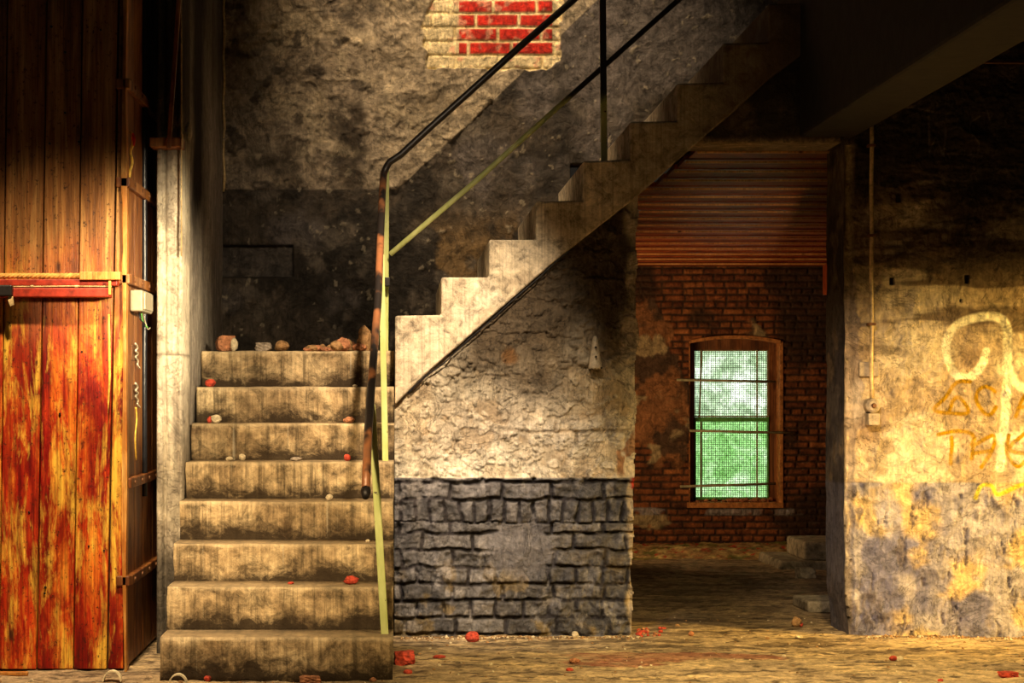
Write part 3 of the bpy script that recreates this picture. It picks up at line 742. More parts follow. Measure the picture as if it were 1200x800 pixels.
def post(base, top, wx=.015, wy=.009):
    b, t = Vector(base), Vector(top); m = MB(); n = 14; k = 0
    for i in range(n+1):
        p = b.lerp(t, i/n)
        for sx, sy in ((-1, -1), (1, -1), (1, 1), (-1, 1)): m.v.append(p+Vector((sx*wx, sy*wy, 0)))
    for i in range(n):
        for j in range(4):
            q = (j+1) % 4; m.f.append((i*4+j, i*4+q, i*4+4+q, i*4+4+j))
    m.f += [(3, 2, 1, 0), (n*4, n*4+1, n*4+2, n*4+3)]
    return m.build('post', M['lime'], rl, bevel=.003)
post((-.064, 7.40, .165), tuple(Vector(low_rail(7.42))+Vector((.006, 0, -.01))))
post((-.069, 8.28, .815), tuple(Vector(low_rail(8.30))+Vector((.006, 0, -.01))), .0135)
post((PXf(452, 8.88), 8.88, 1.315), (PXf(453, 8.83), 8.83, 2.165), .0125)
post((PXf(708, 8.78), 8.78, PZf(189, DW)), (PXf(706, 8.80), 8.80, PZf(-30, 8.8)), .015)
M['lime_plate'] = M['lime']
MB().box((-.078, 8.79, 1.62), (-.052, 8.86, 1.66)).build('bracket', M['black_iron'], rl, bevel=.003)

# ================================================================== TIMBER DOOR, TRACK, OPEN LEAF
DD = 7.56
door = empty('plank_door', (-1.8, DD, 0)); tag(door, 'wide sliding door of weathered red and orange vertical planks', 'door')
tops = [-230, -170, -125, -82, -38, 9, 55, 97, 139]; bots = [-240, -181, -136, -92, -48, -1, 43, 86, 125.5]
for i in range(len(tops)-1):
    g = .8
    a = [PXf(bots[i]+g, DD), PXf(bots[i+1]-g, DD), PXf(tops[i+1]-g, DD), PXf(tops[i]+g, DD)]
    zt = 2.9
    k = (zt-0)/(PZf(0, DD))
    xt0 = a[0]+(a[3]-a[0])*k; xt1 = a[1]+(a[2]-a[1])*k
    m = MB(); off = (i % 2)*.004
    m.prism([(a[0], .008), (a[1], .008), (xt1, zt), (xt0, zt)], DD-off, DD+.035)
    m.build('plank', M['plank'], door, bevel=.003)
m = MB(); m.prism([(PXf(126.5, DD), .008), (PXf(144, DD), .008), (PXf(144, DD), 2.9), (PXf(141, DD), 2.9)], DD+.004, DD+.03)
m.build('edge_plank', M['plank'], door, bevel=.003)
MB().box((-2.4, DD+.04, .01), (-1.13, DD+.07, 2.9)).build('backing', M['soot'], door)
for (px, py) in ((76, 61), (76, 132), (118, 35), (60, 31), (58, 168), (92, 166), (53, 688), (52, 695), (70, 485), (34, 600), (104, 640), (122, 645), (96, 412)):
    p = P(px, py, DD-.004)
    MB().tube([(p.x, p.y-.004, p.z), (p.x, p.y+.006, p.z)], [.0035, .006], 10).build('nail', M['black_iron'], door, smooth=False)

tr = empty('door_track', (-1.8, DD-.1, 1.5)); tag(tr, 'red painted steel door track across the plank door', 'track')
z0, z1 = PZf(348, 7.48), PZf(327, 7.48); x0, x1 = -2.6, PXf(131, 7.48)
mid = PZf(335.5, 7.48)
MB().box((x0, 7.49, mid+.004), (x1+.02, DD-.002, z1)).build('upper_channel', M['red_steel'], tr, bevel=.003)
MB().box((x0, 7.47, z0), (x1-.01, DD-.002, mid-.006)).build('lower_channel', M['red_steel'], tr, bevel=.004)
MB().tube([(x0, 7.475, mid), (PXf(38, 7.48), 7.475, mid-.001), (PXf(90, 7.48), 7.475, mid+.001), (x1, 7.475, mid)], .003, 8).build('wire', M['conduit'], tr, smooth=True)
for px in (38, 90): MB().tube([(PXf(px, 7.48)-.006, 7.472, mid), (PXf(px, 7.48)+.006, 7.472, mid)], .005, 8).build('clip', M['conduit'], tr)
hb = MB().box((PXf(-12, 7.46), 7.44, PZf(347, 7.46)), (PXf(15, 7.46), 7.50, PZf(334, 7.46)), ).build('hanger_block', M['black_iron'], tr, bevel=.005)
MB().prism([(PXf(9, 7.45), PZf(347, 7.45)), (PXf(15, 7.45), PZf(347, 7.45)), (PXf(16, 7.45), PZf(357, 7.45)), (PXf(12, 7.45), PZf(359, 7.45)), (PXf(9.5, 7.45), PZf(353, 7.45))][::-1], 7.452, 7.462).build('hanger_tongue', M['conduit'], tr, bevel=.001)
# twisted rope on the track
rp = MB(); L0, L1 = -2.6, PXf(95, 7.5); zc = PZf(323, 7.5)
for ph in range(3):
    pts = []
    for k in range(240):
        x = L0+(L1-L0)*k/239; g = x*2*PI/.055+ph*2*PI/3
        pts.append((x, 7.51+.0055*math.sin(g), zc+.0055*math.cos(g)))
    rp.tube(pts, .0068, 7)
o = rp.build('rope', M['rope'], smooth=True); tag(o, 'twisted straw coloured rope lying along the top of the red door track', 'rope')
o = MB().box((PXf(94, 7.47), 7.45, PZf(328, 7.47)), (PXf(141.5, 7.47), 7.51, PZf(318.5, 7.47))).build('wooden_batten', M['lath'], bevel=.003); tag(o, 'short orange wooden batten on the right end of the door track', 'batten')
o = MB().tube([tuple(P(a, b, 7.52)) for a, b in ((127.5, 368), (128, 400), (128.5, 440), (127, 470), (126.5, 484))], [.0035, .005, .005, .004, .001], 8, flat=.5).build('hanging_strip', M['yellow_strip'], smooth=True)
tag(o, 'thin yellow strip hanging down the planks below the batten', 'strip')
o = MB().box(tuple(P(127.5, 345, 7.46)), tuple(P(130, 329, 7.455))).build('metal_tab', M['yellow_strip']); tag(o, 'small yellow metal tab hooked over the right end of the door track', 'tab')

# open leaf, seen almost edge on (plane x = -1.112)
LX = -1.112
lf = empty('door_leaf', (LX, 8.1, 0)); tag(lf, 'narrow brown timber door leaf opened edge-on beside the stairs', 'door')
for (a, b) in ((7.60, 7.835), (7.845, 8.065), (8.09, 8.375), (8.385, 8.64)):
    MB().box((LX-.035, a, .01), (LX, b, 3.0)).build('board', M['leaf_wood'], lf, bevel=.004)
def strap(zc, hh, y0=7.585, y1=8.66, br=False):
    m = MB(); m.box((LX-.045, y0, zc-hh/2), (LX+.022, y1, zc+hh/2))
    o = m.build('batten', M['leaf_wood'], lf, bevel=.005)
    for y in np.linspace(y0+.1, y1-.1, 5):
        MB().tube([(LX+.018, y, zc), (LX+.027, y, zc)], .008, 8).build('bolt', M['rust'], o)
for py in (99, 214, 327, 566, 680): strap(PZf(py, 7.6), .042)
for py in (99, 214, 327, 680):
    MB().box((PXf(137, 7.57), 7.545, PZf(py+6, 7.57)), (PXf(153, 7.57), 7.60, PZf(py-6, 7.57))).build('batten_end', M['leaf_wood'], lf, bevel=.005)
# lath on the leading edge, slightly wandering
m = MB(); n = 60
for i in range(n+1):
    py = -60+i*(852/n); w0, w1 = 143.5+1.2*math.sin(i*.23)+(1.5 if 20 < i < 26 else 0), 149.0+.8*math.sin(i*.31+1)
    if py > 500: w0 += (py-500)*.006
    z = PZf(py, 7.56)
    for x, y in ((PXf(w0, 7.56), 7.545), (PXf(w1, 7.56), 7.545), (PXf(w1, 7.56), 7.60), (PXf(w0, 7.56), 7.60)): m.v.append(Vector((x, y, z)))
for i in range(n):
    for j in range(4):
        q = (j+1) % 4; m.f.append((i*4+j, i*4+q, i*4+4+q, i*4+4+j))
m.f += [(0, 1, 2, 3), (n*4+3, n*4+2, n*4+1, n*4)]
m.build('edge_lath', M['lath'], lf, bevel=.002)
o = MB().tube([(LX+.007, 8.08+.006*math.sin(k*.9), 3.0-k*.155) for k in range(16)], .0125, 10).build('downpipe', M['dark_cable'], smooth=True)
tag(o, 'thin black pipe running down the boards of the edge-on door leaf', 'pipe')
# junction box + wires
jb = empty('junction_box', (LX+.03, 7.86, PZf(352, 7.8))); tag(jb, 'ivory junction box with dangling wires on the edge-on door leaf', 'junction box')
zb = PZf(365, 7.72); zt = PZf(340, 7.72)
MB().box((LX+.002, 7.68, zb), (LX+.055, 7.98, zt)).build('box', M['ivory'], jb, bevel=.008, seg=3)
MB().box((LX+.054, 7.71, zb+.008), (LX+.062, 7.95, zt-.008)).build('lid', M['ivory'], jb, bevel=.004)
for k, (dy, cx) in enumerate(((0, 'dark_cable'), (.05, 'green_frame'), (.1, 'ivory'))):
    MB().tube(smooth_pts([(LX+.03, 7.76+dy, zb+.004), (LX+.035, 7.75+dy*1.4, zb-.03), (LX+.045, 7.80+dy, zb-.045-.01*k), (LX+.05, 7.78+dy*1.6, zb-.06)]), .003, 6).build('wire', M[cx], jb, smooth=True)
# twisted metal latches
for k, (px, py) in enumerate(((157, 417), (157, 463))):
    y = -LX*F/(VX-px); z = PZf(py, y)
    lt = empty('latch', (LX, y, z)); tag(lt, ('upper' if k == 0 else 'lower')+' of two bent silvery latches on the edge-on door leaf', 'latch')
    MB().box((LX+.001, y-.10, z-.02), (LX+.006, y+.07, z+.045)).build('plate', M['rust'], lt, bevel=.002)
    sp = [(0, .05), (.03, .035), (-.01, .02), (.05, .01), (.02, -.005), (.07, -.02), (.045, -.035), (.075, -.05)]
    MB().tube(smooth_pts([(LX+.014+.004*math.sin(j), y-.06+a*1.5, z+b) for j, (a, b) in enumerate(sp)]), .0045, 8).build('hook', M['silver'], lt, smooth=True)
    if k: MB().tube(smooth_pts([(LX+.012, y-.03, z-.05), (LX+.014, y-.02, z-.10), (LX+.012, y-.05, z-.18), (LX+.012, y-.02, z-.27)]), [.004]*18+[.002], 6).build('tail', M['yellow_strip'], lt, smooth=True)
# ribbon with a red piece
rb = empty('torn_ribbon', tuple(P(153, 180, 7.62))); tag(rb, 'torn yellow ribbon with a red tip hanging on the upper door leaf', 'ribbon')
MB().tube(smooth_pts([tuple(P(a, b, 7.62)) for a, b in ((152, 155), (154.5, 157), (155.5, 168), (153, 178), (155, 190), (152.5, 200), (151, 213))]), .006, 8, flat=.3).build('ribbon', M['yellow_strip'], rb, smooth=True)
MB().tube([tuple(P(a, b, 7.61)) for a, b in ((155.5, 156), (157, 162), (157, 171))], [.004, .008, .003], 8, flat=.4).build('tip', M['red_bit'], rb, smooth=True)
for (px, py, d) in ((173, 228, 8.2), (181, 243, 8.5)):
    pass
o = MB().tube(smooth_pts([tuple(P(a, b, 8.40)) for a, b in ((172, 224), (175, 232), (181, 238), (188, 243))]), .004, 6).build('bent_wire', M['yellow_strip'], smooth=True); tag(o, 'short bent wire sticking out of the door leaf near the second batten', 'wire')

# pier fittings
be = empty('pier_beam', tuple(P(196, 167, DP-.06))); tag(be, 'short brown timber beam fixed across the pale pier', 'beam')
MB().box((PXf(176, 8.0), 7.98, PZf(172.5, 8.0)), (PXf(213.5, 8.0), DP+.02, PZf(161.5, 8.0))).build('beam', M['leaf_wood'], be, bevel=.004)
MB().tube([(PXf(214, 7.99), 7.975, PZf(158, 8.0)), (PXf(214, 7.99), 7.975, PZf(174, 8.0))], .005, 8).build('strap', M['conduit'], be)
m = MB(); a, b = P(197.5, 174, 7.955), P(211.5, -25, 7.9)
for p in (a, b):
    for x, y in ((-.009, -.008), (.009, -.008), (.009, .012), (-.009, .012)): m.v.append(p+Vector((x, y, 0)))
m.f = [(0, 1, 2, 3), (7, 6, 5, 4), (0, 4, 5, 1), (1, 5, 6, 2), (2, 6, 7, 3), (3, 7, 4, 0)]
o = m.build('leaning_lath', M['leaf_wood'], bevel=.002); tag(o, 'thin wooden lath leaning diagonally above the pier beam', 'lath')
o = MB().tube([tuple(P(212.5, y, 8.06)) for y in (-20, 60, 130, 210, 300)], .0032, 8).build('pier_wire', M['conduit'], smooth=True); tag(o, 'thin straight wire down the front corner of the pier', 'wire')
def lump(name, loc, r, m, seed, sq=(1, 1, 1), sub=2, boxy=0, rz=0, parent=None, flatbottom=True):
    bm = bmesh.new(); rr = random.Random(seed)
    if boxy:
        bmesh.ops.create_cube(bm, size=1.6); bmesh.ops.subdivide_edges(bm, edges=bm.edges[:], cuts=4, use_grid_fill=True)
    else:
        bmesh.ops.create_icosphere(bm, subdivisions=sub+1, radius=1)
    A = [Vector((rr.uniform(-1, 1), rr.uniform(-1, 1), rr.uniform(-1, 1))).normalized() for _ in range(7)]
    for v in bm.verts:
        q = v.co.copy()
        for ax in A:                       # knock off corners: facets
            dd = q.dot(ax); lim = .72+.16*((A.index(ax) % 3)/2)+(.12 if boxy else 0)
            if dd > lim: q -= ax*(dd-lim)*.9
        q += q.normalized()*(math.sin(q.x*7+seed)*math.sin(q.y*6+seed*2)*math.sin(q.z*8))*.10
        q += Vector((rr.uniform(-1, 1), rr.uniform(-1, 1), rr.uniform(-1, 1)))*.035
        v.co = Vector((q.x*sq[0]*r, q.y*sq[1]*r, q.z*sq[2]*r))
    zmin = min(v.co.z for v in bm.verts)
    rot = Matrix.Rotation(rz, 3, 'Z')
    for v in bm.verts: v.co = rot@(v.co-Vector((0, 0, zmin)))
    me = bpy.data.meshes.new(name); bm.to_mesh(me); bm.free()
    o = bpy.data.objects.new(name, me); C.objects.link(o); me.materials.append(m); o.location = loc
    if not boxy: me.polygons.foreach_set('use_smooth', [False]*len(me.polygons))
    return o
o = lump('rag', tuple(P(219, 166, 8.2)), .03, M['rag'], 3, (.5, .7, 1.4)); o.location.x = XL+.018; tag(o, 'small crumpled grey rag stuck on the stairwell side wall', 'rag')

# ================================================================== FITTINGS ON WALLS
# conduit and switch on the right wall
cn = empty('wall_conduit', (PXf(1018.5, DW), DW-.04, PZf(470, DW))); tag(cn, 'rusty yellowish conduit pipe running down the right wall beside the opening', 'conduit')
MB().tube([(PXf(1018.5, DW)+.0015*math.sin(k), DW-.045, PZf(145+k*16.2, DW)) for k in range(21)], .0095, 10).build('pipe', M['conduit'], cn, smooth=True)
for py in (172, 277, 380):
    MB().box((PXf(1014.5, DW), DW-.06, PZf(py+1.6, DW)), (PXf(1023, DW), DW-.01, PZf(py-1.6, DW))).build('clip', M['rust'], cn, bevel=.002)
o = MB().box((PXf(1005, DW), DW-.035, PZf(441, DW)), (PXf(1028, DW), DW-.012, PZf(424, DW))).build('wall_plate', M['wall_tin'], bevel=.004); tag(o, 'small pale metal plate on the wall behind the conduit pipe', 'plate')
sw = empty('wall_switch', (PXf(1019, DW), DW-.04, PZf(482, DW))); tag(sw, 'old round-knobbed wall switch at the bottom end of the conduit', 'switch')
MB().box((PXf(1013, DW), DW-.075, PZf(498, DW)), (PXf(1026.5, DW), DW-.005, PZf(484, DW))).build('lower_box', M['wall_tin'], sw, bevel=.005)
MB().tube([(PXf(1019.5, DW), DW-.006, PZf(475, DW)), (PXf(1019.5, DW), DW-.06, PZf(475, DW)), (PXf(1019.5, DW), DW-.07, PZf(475, DW))], [.034, .033, .022], 20).build('round_housing', M['wall_tin'], sw)
MB().tube([(PXf(1019.5, DW), DW-.068, PZf(475, DW)), (PXf(1019.5, DW), DW-.09, PZf(475, DW))], [.012, .009], 12).build('knob', M['rust'], sw)
# flared tin holder on the middle wall
h = empty('wall_bracket', (PXf(697.5, DW), DW, PZf(415, DW))); tag(h, 'small flared pale tin bracket on the wall under the stairs', 'bracket')
m = MB(); prof = [(393.5, 1.5), (397, 3.0), (404, 4.2), (415, 5.6), (425, 7.2), (430, 8.2), (432, 8.0)]
K = 18
for py, hw in prof:
    for k in range(K+1):
        g = PI*k/K; m.v.append(Vector((PXf(697.5, DW)-math.cos(g)*hw/254, DW+.005-math.sin(g)*hw/254*1.3, PZf(py+.8*math.sin(k*2.1)*(py > 429), DW))))
for i in range(len(prof)-1):
    for k in range(K): m.f.append((i*(K+1)+k, i*(K+1)+k+1, (i+1)*(K+1)+k+1, (i+1)*(K+1)+k))
o = m.build('shell', M['tin'], h, smooth=True); sm = o.modifiers.new('s', 'SOLIDIFY'); sm.thickness = .003
for py in (407, 418): MB().tube([(PXf(697.5, DW), DW-.018-(py-407)*.0006, PZf(py, DW)), (PXf(697.5, DW), DW-.034-(py-407)*.0006, PZf(py, DW))], .005, 8).build('screw', M['black_iron'], h)
MB().tube([(PXf(704, DW), DW-.012, PZf(431, DW)), (PXf(704, DW), DW-.028, PZf(431, DW))], .005, 8).build('screw', M['black_iron'], h)
# conduit up in the dark, and a hanging wire
o = MB().tube([tuple(P(1106, 73, 8.4)), tuple(P(1150, 73.3, 8.4)), tuple(P(1230, 74, 8.4))], .005, 8).build('ceiling_conduit', M['rust'], smooth=True); tag(o, 'thin rusty horizontal pipe high up on the dark right side', 'pipe')
o = MB().tube([tuple(P(1076, y, 7.2)) for y in (-30, 5, 38)], .005, 8).build('hanging_rod', M['rust'], smooth=True); tag(o, 'thin rusty rod hanging from the dark ceiling at upper right', 'rod')

# ================================================================== FAR WINDOW
wn = empty('window_1', ((WX0+WX1)/2, DF+.12, WZ0)); tag(wn, kind='structure')
fy = DF+.13
gx0, gx1, gz0, gz1 = PXf(813, fy), PXf(900, fy), PZf(585, fy), PZf(410, fy)
fr = MB(); x0, x1, z0, z1 = WX0-.01, WX1+.01, WZ0-.01, WZ1+.03
fr.box((x0, fy-.02, z0), (gx0, fy+.05, z1)); fr.box((gx1, fy-.02, z0), (x1, fy+.05, z1)); fr.box((gx0, fy-.02, z0), (gx1, fy+.05, gz0)); fr.box((gx0, fy-.02, gz1), (gx1, fy+.05, z1))
fr.build('window_frame', M['frame_wood'], wn, bevel=.004)
zm = PZf(491, fy)
sash = MB(); t_ = .010
sash.box((gx0, fy-.03, gz0), (gx0+t_, fy, zm)); sash.box((gx1-t_, fy-.03, gz0), (gx1, fy, zm)); sash.box((gx0, fy-.03, gz0), (gx1, fy, gz0+.018)); sash.box((gx0, fy-.035, zm-.018), (gx1, fy, zm+.014))
sash.build('lower_sash', M['green_frame'], wn, bevel=.002)
sash = MB(); sash.box((gx0, fy-.015, zm), (gx0+.006, fy+.01, gz1)); sash.box((gx1-.008, fy-.015, zm), (gx1, fy+.01, gz1)); sash.box((gx0, fy-.015, gz1-.008), (gx1, fy+.01, gz1)); sash.box((gx0, fy-.035, zm+.016), (gx1, fy+.01, zm+.026))
sash.build('upper_sash', M['pale_bar'], wn, bevel=.002)
for px in (821, 886.5):
    for za, zb in ((gz0, zm), (zm, gz1)):
        sl = .012 if px < 850 else 0
        m = MB(); xa = PXf(px, fy); m.tube([(xa-(sl if zb == gz1 else 0), fy-.022, za), (xa+(sl*.3 if zb == gz1 else 0), fy-.022, zb)], .007, 6); m.build('glazing_bar', M['pale_bar'], wn)
MB().box((gx0, fy+.012, gz0), (gx1, fy+.016, zm)).build('pane', M['glass_low'], wn)
MB().box((gx0, fy+.022, zm), (gx1, fy+.026, gz1)).build('pane', M['glass'], wn)
wm = MB(); nxw = 34; nzw = 68
for k in range(1, nxw):
    x = gx0+(gx1-gx0)*k/nxw; wm.box((x-.0018, fy+.002, gz0), (x+.0018, fy+.006, gz1))
for k in range(1, nzw):
    z = gz0+(gz1-gz0)*k/nzw; wm.box((gx0, fy+.0025, z-.0018), (gx1, fy+.0065, z+.0018))
wm.build('wire_mesh', simple('wire_mesh_metal', (.10, .12, .07), .6), wn)
# rusty rods across the window
for i, (xa, ya, xb, yb) in enumerate(((793, 445, 909, 447), (808, 504.5, 932, 507), (797, 570, 909, 566.5))):
    o = MB().tube([tuple(P(xa, ya, DF-.03)), tuple(P((xa+xb)/2, (ya+yb)/2, DF-.032)), tuple(P(xb, yb, DF-.03))], .0095, 8).build('security_rod', M['pale_bar'], smooth=True)
    tag(o, ('uppermost', 'middle', 'lowest')[i]+' of three horizontal rods across the green far window', 'rod', None)
# brick surround of the window (worn orange edge)
su = MB(); 
SUR = simple('orange_brick_reveal', (.45, .18, .05), .8, 0, .6, .8, 30)
def arc(n=14):
    return [(WX0+(WX1-WX0)*k/n, float(win_top(WX0+(WX1-WX0)*k/n))) for k in range(n+1)]
A = arc()
for (xa, za), (xb, zb) in zip(A[:-1], A[1:]):
    n0 = len(su.v)
    for x, z in ((xa, za-.012), (xb, zb-.012), (xb, zb+.012), (xa, za+.012)):
        su.v += [Vector((x, DF-.03, z)), Vector((x, DF+.15, z))]
    su.f += [(n0, n0+2, n0+4, n0+6), (n0+1, n0+7, n0+5, n0+3), (n0, n0+1, n0+3, n0+2), (n0+4, n0+5, n0+7, n0+6)]
su.box((WX1-.004, DF-.02, WZ0), (WX1+.02, DF+.12, WZ1-.01)); su.box((WX0-.004, DF-.012, WZ0), (WX0+.003, DF+.12, WZ1-.01)); su.box((WX0-.02, DF-.03, WZ0-.035), (WX1+.02, DF+.13, WZ0+.004))
su.build('reveal', SUR, wn, bevel=.003)
for i in range(16):
    x = WX0+.06+(WX1-WX0-.1)*((i*.618) % 1)**.6
    lp = lump('brick_crumb', (x, DF+.02+.06*((i*.37) % 1), WZ0+.002), .012+.012*((i*.71) % 1), M['brick_orange'], 40+i, (1.3, 1, .8), 1)
    tag(lp, 'small orange crumb of masonry on the far window sill', 'rubble', 'crumbs on the far window sill')

# ================================================================== BACK ROOM THINGS
o = MB().box((PXf(968, 12.6), 12.5, PZf(345, 12.6)), (3.215, 12.7, PZf(309, 12.6))).build('beam_stub', M['ceil_wood'], bevel=.005); tag(o, 'reddish wooden beam stub under the boarded ceiling at the right jamb', 'beam')
o = MB().box((PXf(940, 12.0), 11.95, PZf(656, 12.0)), (3.1, 12.5, PZf(634, 12.0))).build('concrete_trough', M['grey_block'], bevel=.02, seg=3); tag(o, 'grey concrete block standing on the low ledge in the back room', 'block')
o = MB().prism([(PXf(908, 12), -.02), (3.15, -.02), (3.15, PZf(656.5, 12)), (PXf(911, 12), PZf(655.5, 12))], 11.9, 12.6).build('concrete_ledge', M['grey_block'], bevel=.012); tag(o, 'low concrete ledge at the right side of the back room floor', 'ledge')
o = lump('broken_block', (PXf(940, 11.4), 11.3, .0), .06, M['grey_block'], 9, (1.1, .8, .7), 1, 1, .2); tag(o, 'square broken concrete lump in front of the low ledge', 'block')
o = MB().box((PXf(942, 9.6), 9.55, 0), (PXf(985, 9.6), 9.85, .06), Matrix.Rotation(.06, 3, 'Z')).build('broken_slab', M['grey_block'], bevel=.012); tag(o, 'low broken slab lying just inside the opening by the right jamb', 'slab')
o = MB().box((PXf(836, 12.9), 12.88, PZf(654.5, 12.9)), (PXf(871, 12.9), 12.93, PZf(651.5, 12.9)), Matrix.Rotation(-.012, 3, 'Y')).build('white_lath', M['tin'], bevel=.003); tag(o, 'white lath lying on the debris heap below the far window', 'lath')
def f_heap(U, V):
    h = .055*ss(12.55, 12.85, V)*(.5+fbm(U, V, 4, 4, 801))+(fbm(U, V, 20, 4, 803)-.5)*.035*ss(12.4, 12.8, V)-.012
    c = solid(U.shape, (.36, .22, .09)); c = mixc(c, (.55, .42, .16), ss(.5, .62, fbm(U, V, 16, 4, 805))); c = mixc(c, (.10, .12, .02), ss(.55, .68, fbm(U, V, 7, 5, 807))*.8); c = mixc(c, (.40, .04, .02), ss(.66, .72, fbm(U, V, 22, 4, 809)))
    return h, c
o = grid('debris_heap', np.arange(1.1, 3.2, .014), np.arange(12.4, 13.5, .014), lambda U, V, h: (U, V, h), f_heap, M['ground'], kind='stuff'); tag(o, 'low heap of mossy leaves and debris along the far wall', 'debris')

# ================================================================== LOOSE RUBBLE
def fh(x, y): return float(floor_h(np.array([x]), np.array([y]))[0])
def on_floor(px, pyb, name, m, wpx, hpx, label, cat, seed, boxy=0, depth=None, group=None, rz=.3):
    d = F*EYE/(pyb-VY); x = PXf(px, d); s = F/d; r = wpx/2/s*1.12
    o = lump(name, (x, d+r*.5, fh(x, d+r*.5)-.003), r, M[m], seed, (1, .85, hpx/wpx*1.05), 1 if wpx < 12 else 2, boxy, rz)
    return tag(o, label, cat, group)
def on_step(px, k, name, m, wpx, hpx, label, cat, seed, boxy=0, back=.10, group=None, rz=.5):
    d = STAIR_D[k-1]+back; s = F/d; r = wpx/2/s*1.15
    o = lump(name, (PXf(px, d), d, STAIR_Z[k-1]-.0015), r, M[m], seed, (1, .8, hpx/wpx*1.1), 1 if wpx < 12 else 2, boxy, rz)
    return tag(o, label, cat, group)
on_floor(474, 780, 'brick_fragment', 'brick_red', 26, 17, 'dark red brick chunk at the foot of the stairs, right of the bottom step', 'brick', 1, 1, rz=.1)
on_floor(478, 790, 'brick_fragment', 'brick_red', 10, 6, 'small red brick bit in front of the dark red chunk', 'brick', 2)
on_floor(363, 799, 'brick_fragment', 'brick_orange', 27, 10, 'pale orange brick piece on the floor before the bottom step', 'brick', 3, 1, rz=.05)
on_floor(243, 798, 'brick_fragment', 'brick_red', 8, 7, 'tiny red brick bit at the left foot of the bottom step', 'brick', 4)
on_floor(437, 799, 'brick_fragment', 'brick_orange', 8, 5, 'tiny orange brick bit before the right end of the bottom step', 'brick', 5)
on_floor(554, 751, 'brick_fragment', 'brick_red', 16, 11, 'bright red brick lump on the floor before the grey brick wall', 'brick', 6)
on_floor(674, 748, 'mortar_lump', 'stone_pale', 8, 9, 'small pale mortar lump at the base of the grey brick wall', 'stone', 7)
on_floor(515, 772, 'brick_fragment', 'brick_red', 14, 4, 'flat dark red brick flake on the floor right of the red chunk', 'brick', 8)
on_floor(674, 778, 'brick_fragment', 'brick_orange', 12, 6, 'orange brown brick bit on the open floor below the grey wall', 'brick', 9)
on_floor(668, 785, 'brick_fragment', 'brick_red', 9, 4, 'flat red brick bit nearest the camera below the grey wall', 'brick', 10)
on_floor(575, 781, 'mortar_lump', 'stone_pale', 6, 5, 'tiny pale mortar crumb on the middle of the open floor', 'stone', 11)
on_floor(751, 783, 'mortar_lump', 'stone_pale', 6, 4, 'tiny white mortar crumb on the floor before the opening', 'stone', 12)
on_floor(810, 746, 'brick_fragment', 'brick_orange', 7, 6, 'small reddish brick bit on the threshold of the opening', 'brick', 13)
on_floor(934, 736, 'mortar_lump', 'stone_brown', 12, 11, 'rounded brown stone on the threshold near the right jamb', 'stone', 14)
on_floor(939, 735, 'brick_fragment', 'brick_red', 6, 5, 'small red brick bit touching the rounded brown stone', 'brick', 15)
on_floor(937, 748, 'mortar_lump', 'stone_pale', 9, 5, 'pale flat stone on the threshold before the rounded brown stone', 'stone', 16)
on_floor(1047, 774, 'brick_fragment', 'brick_red', 9, 6, 'dark red half of a broken lump before the graffiti wall', 'brick', 17)
on_floor(1055, 774, 'mortar_lump', 'stone_pale', 9, 6, 'cream half of a broken lump before the graffiti wall', 'stone', 18)
on_floor(1183, 794, 'brick_fragment', 'brick_red', 20, 8, 'red brick piece on the floor at the far right', 'brick', 19, 1)
on_floor(1103, 799, 'brick_fragment', 'brick_red', 7, 4, 'small red brick bit at the bottom edge before the graffiti wall', 'brick', 20)
rr = random.Random(8)
for i in range(26):
    px = 748+rr.random()**1.3*30; py = 737+rr.random()*9
    on_floor(px, py, 'brick_crumb', rr.choice(['brick_red', 'brick_orange', 'brick_red']), rr.uniform(3, 7), rr.uniform(2.5, 5), 'small red brick crumb piled at the corner of the grey wall', 'rubble', 60+i, group='brick crumbs at the wall corner')
# steps
on_step(411, 2, 'brick_fragment', 'brick_red', 17, 8, 'red brick lump on the second step near the railing', 'brick', 21)
on_step(341, 2, 'brick_fragment', 'brick_red', 7, 3, 'tiny red brick flake in the middle of the second step', 'brick', 22)
on_step(253, 6, 'brick_fragment', 'stone_pale', 12, 8, 'pale orange lump at the left end of the sixth step', 'brick', 23)
on_step(246, 6, 'brick_fragment', 'brick_red', 6, 7, 'tiny red bit beside the pale lump on the sixth step', 'brick', 24)
on_step(409, 6, 'brick_fragment', 'brick_orange', 13, 6, 'orange brown brick piece on the sixth step near the railing', 'brick', 25)
on_step(247, 7, 'brick_fragment', 'brick_red', 12, 8, 'dull red brick piece at the left end of the seventh step', 'brick', 26)
on_step(407, 5, 'brick_fragment', 'brick_red', 8, 7, 'dark red brick bit on the fifth step near the railing', 'brick', 27)
on_step(347, 5, 'mortar_lump', 'stone_grey', 13, 4, 'flat grey flake in the middle of the fifth step', 'stone', 28)
on_step(284, 5, 'paper_scrap', 'stone_pale', 8, 7, 'crumpled white scrap on the left part of the fifth step', 'scrap', 29)
on_step(269, 5, 'mortar_lump', 'stone_pale', 8, 5, 'small pale crumb left of the white scrap on the fifth step', 'stone', 30)
on_step(386, 4, 'mortar_lump', 'stone_pale', 8, 6, 'pale yellowish stone on the fourth step', 'stone', 31)
on_step(431, 3, 'mortar_lump', 'stone_pale', 5, 3, 'tiny pale crumb at the right end of the third step', 'stone', 32)
on_step(416, 7, 'mortar_lump', 'stone_pale', 5, 3, 'tiny pale crumb on the seventh step behind the handrail', 'stone', 33)
on_step(264, 8, 'brick_fragment', 'brick_orange', 22, 18, 'large orange brown brick at the left edge of the landing', 'brick', 34, 1, .12, rz=.3)
on_step(275, 8, 'mortar_lump', 'stone_pale', 9, 14, 'upright pale fragment beside the large brick on the landing', 'stone', 35, 0, .09)
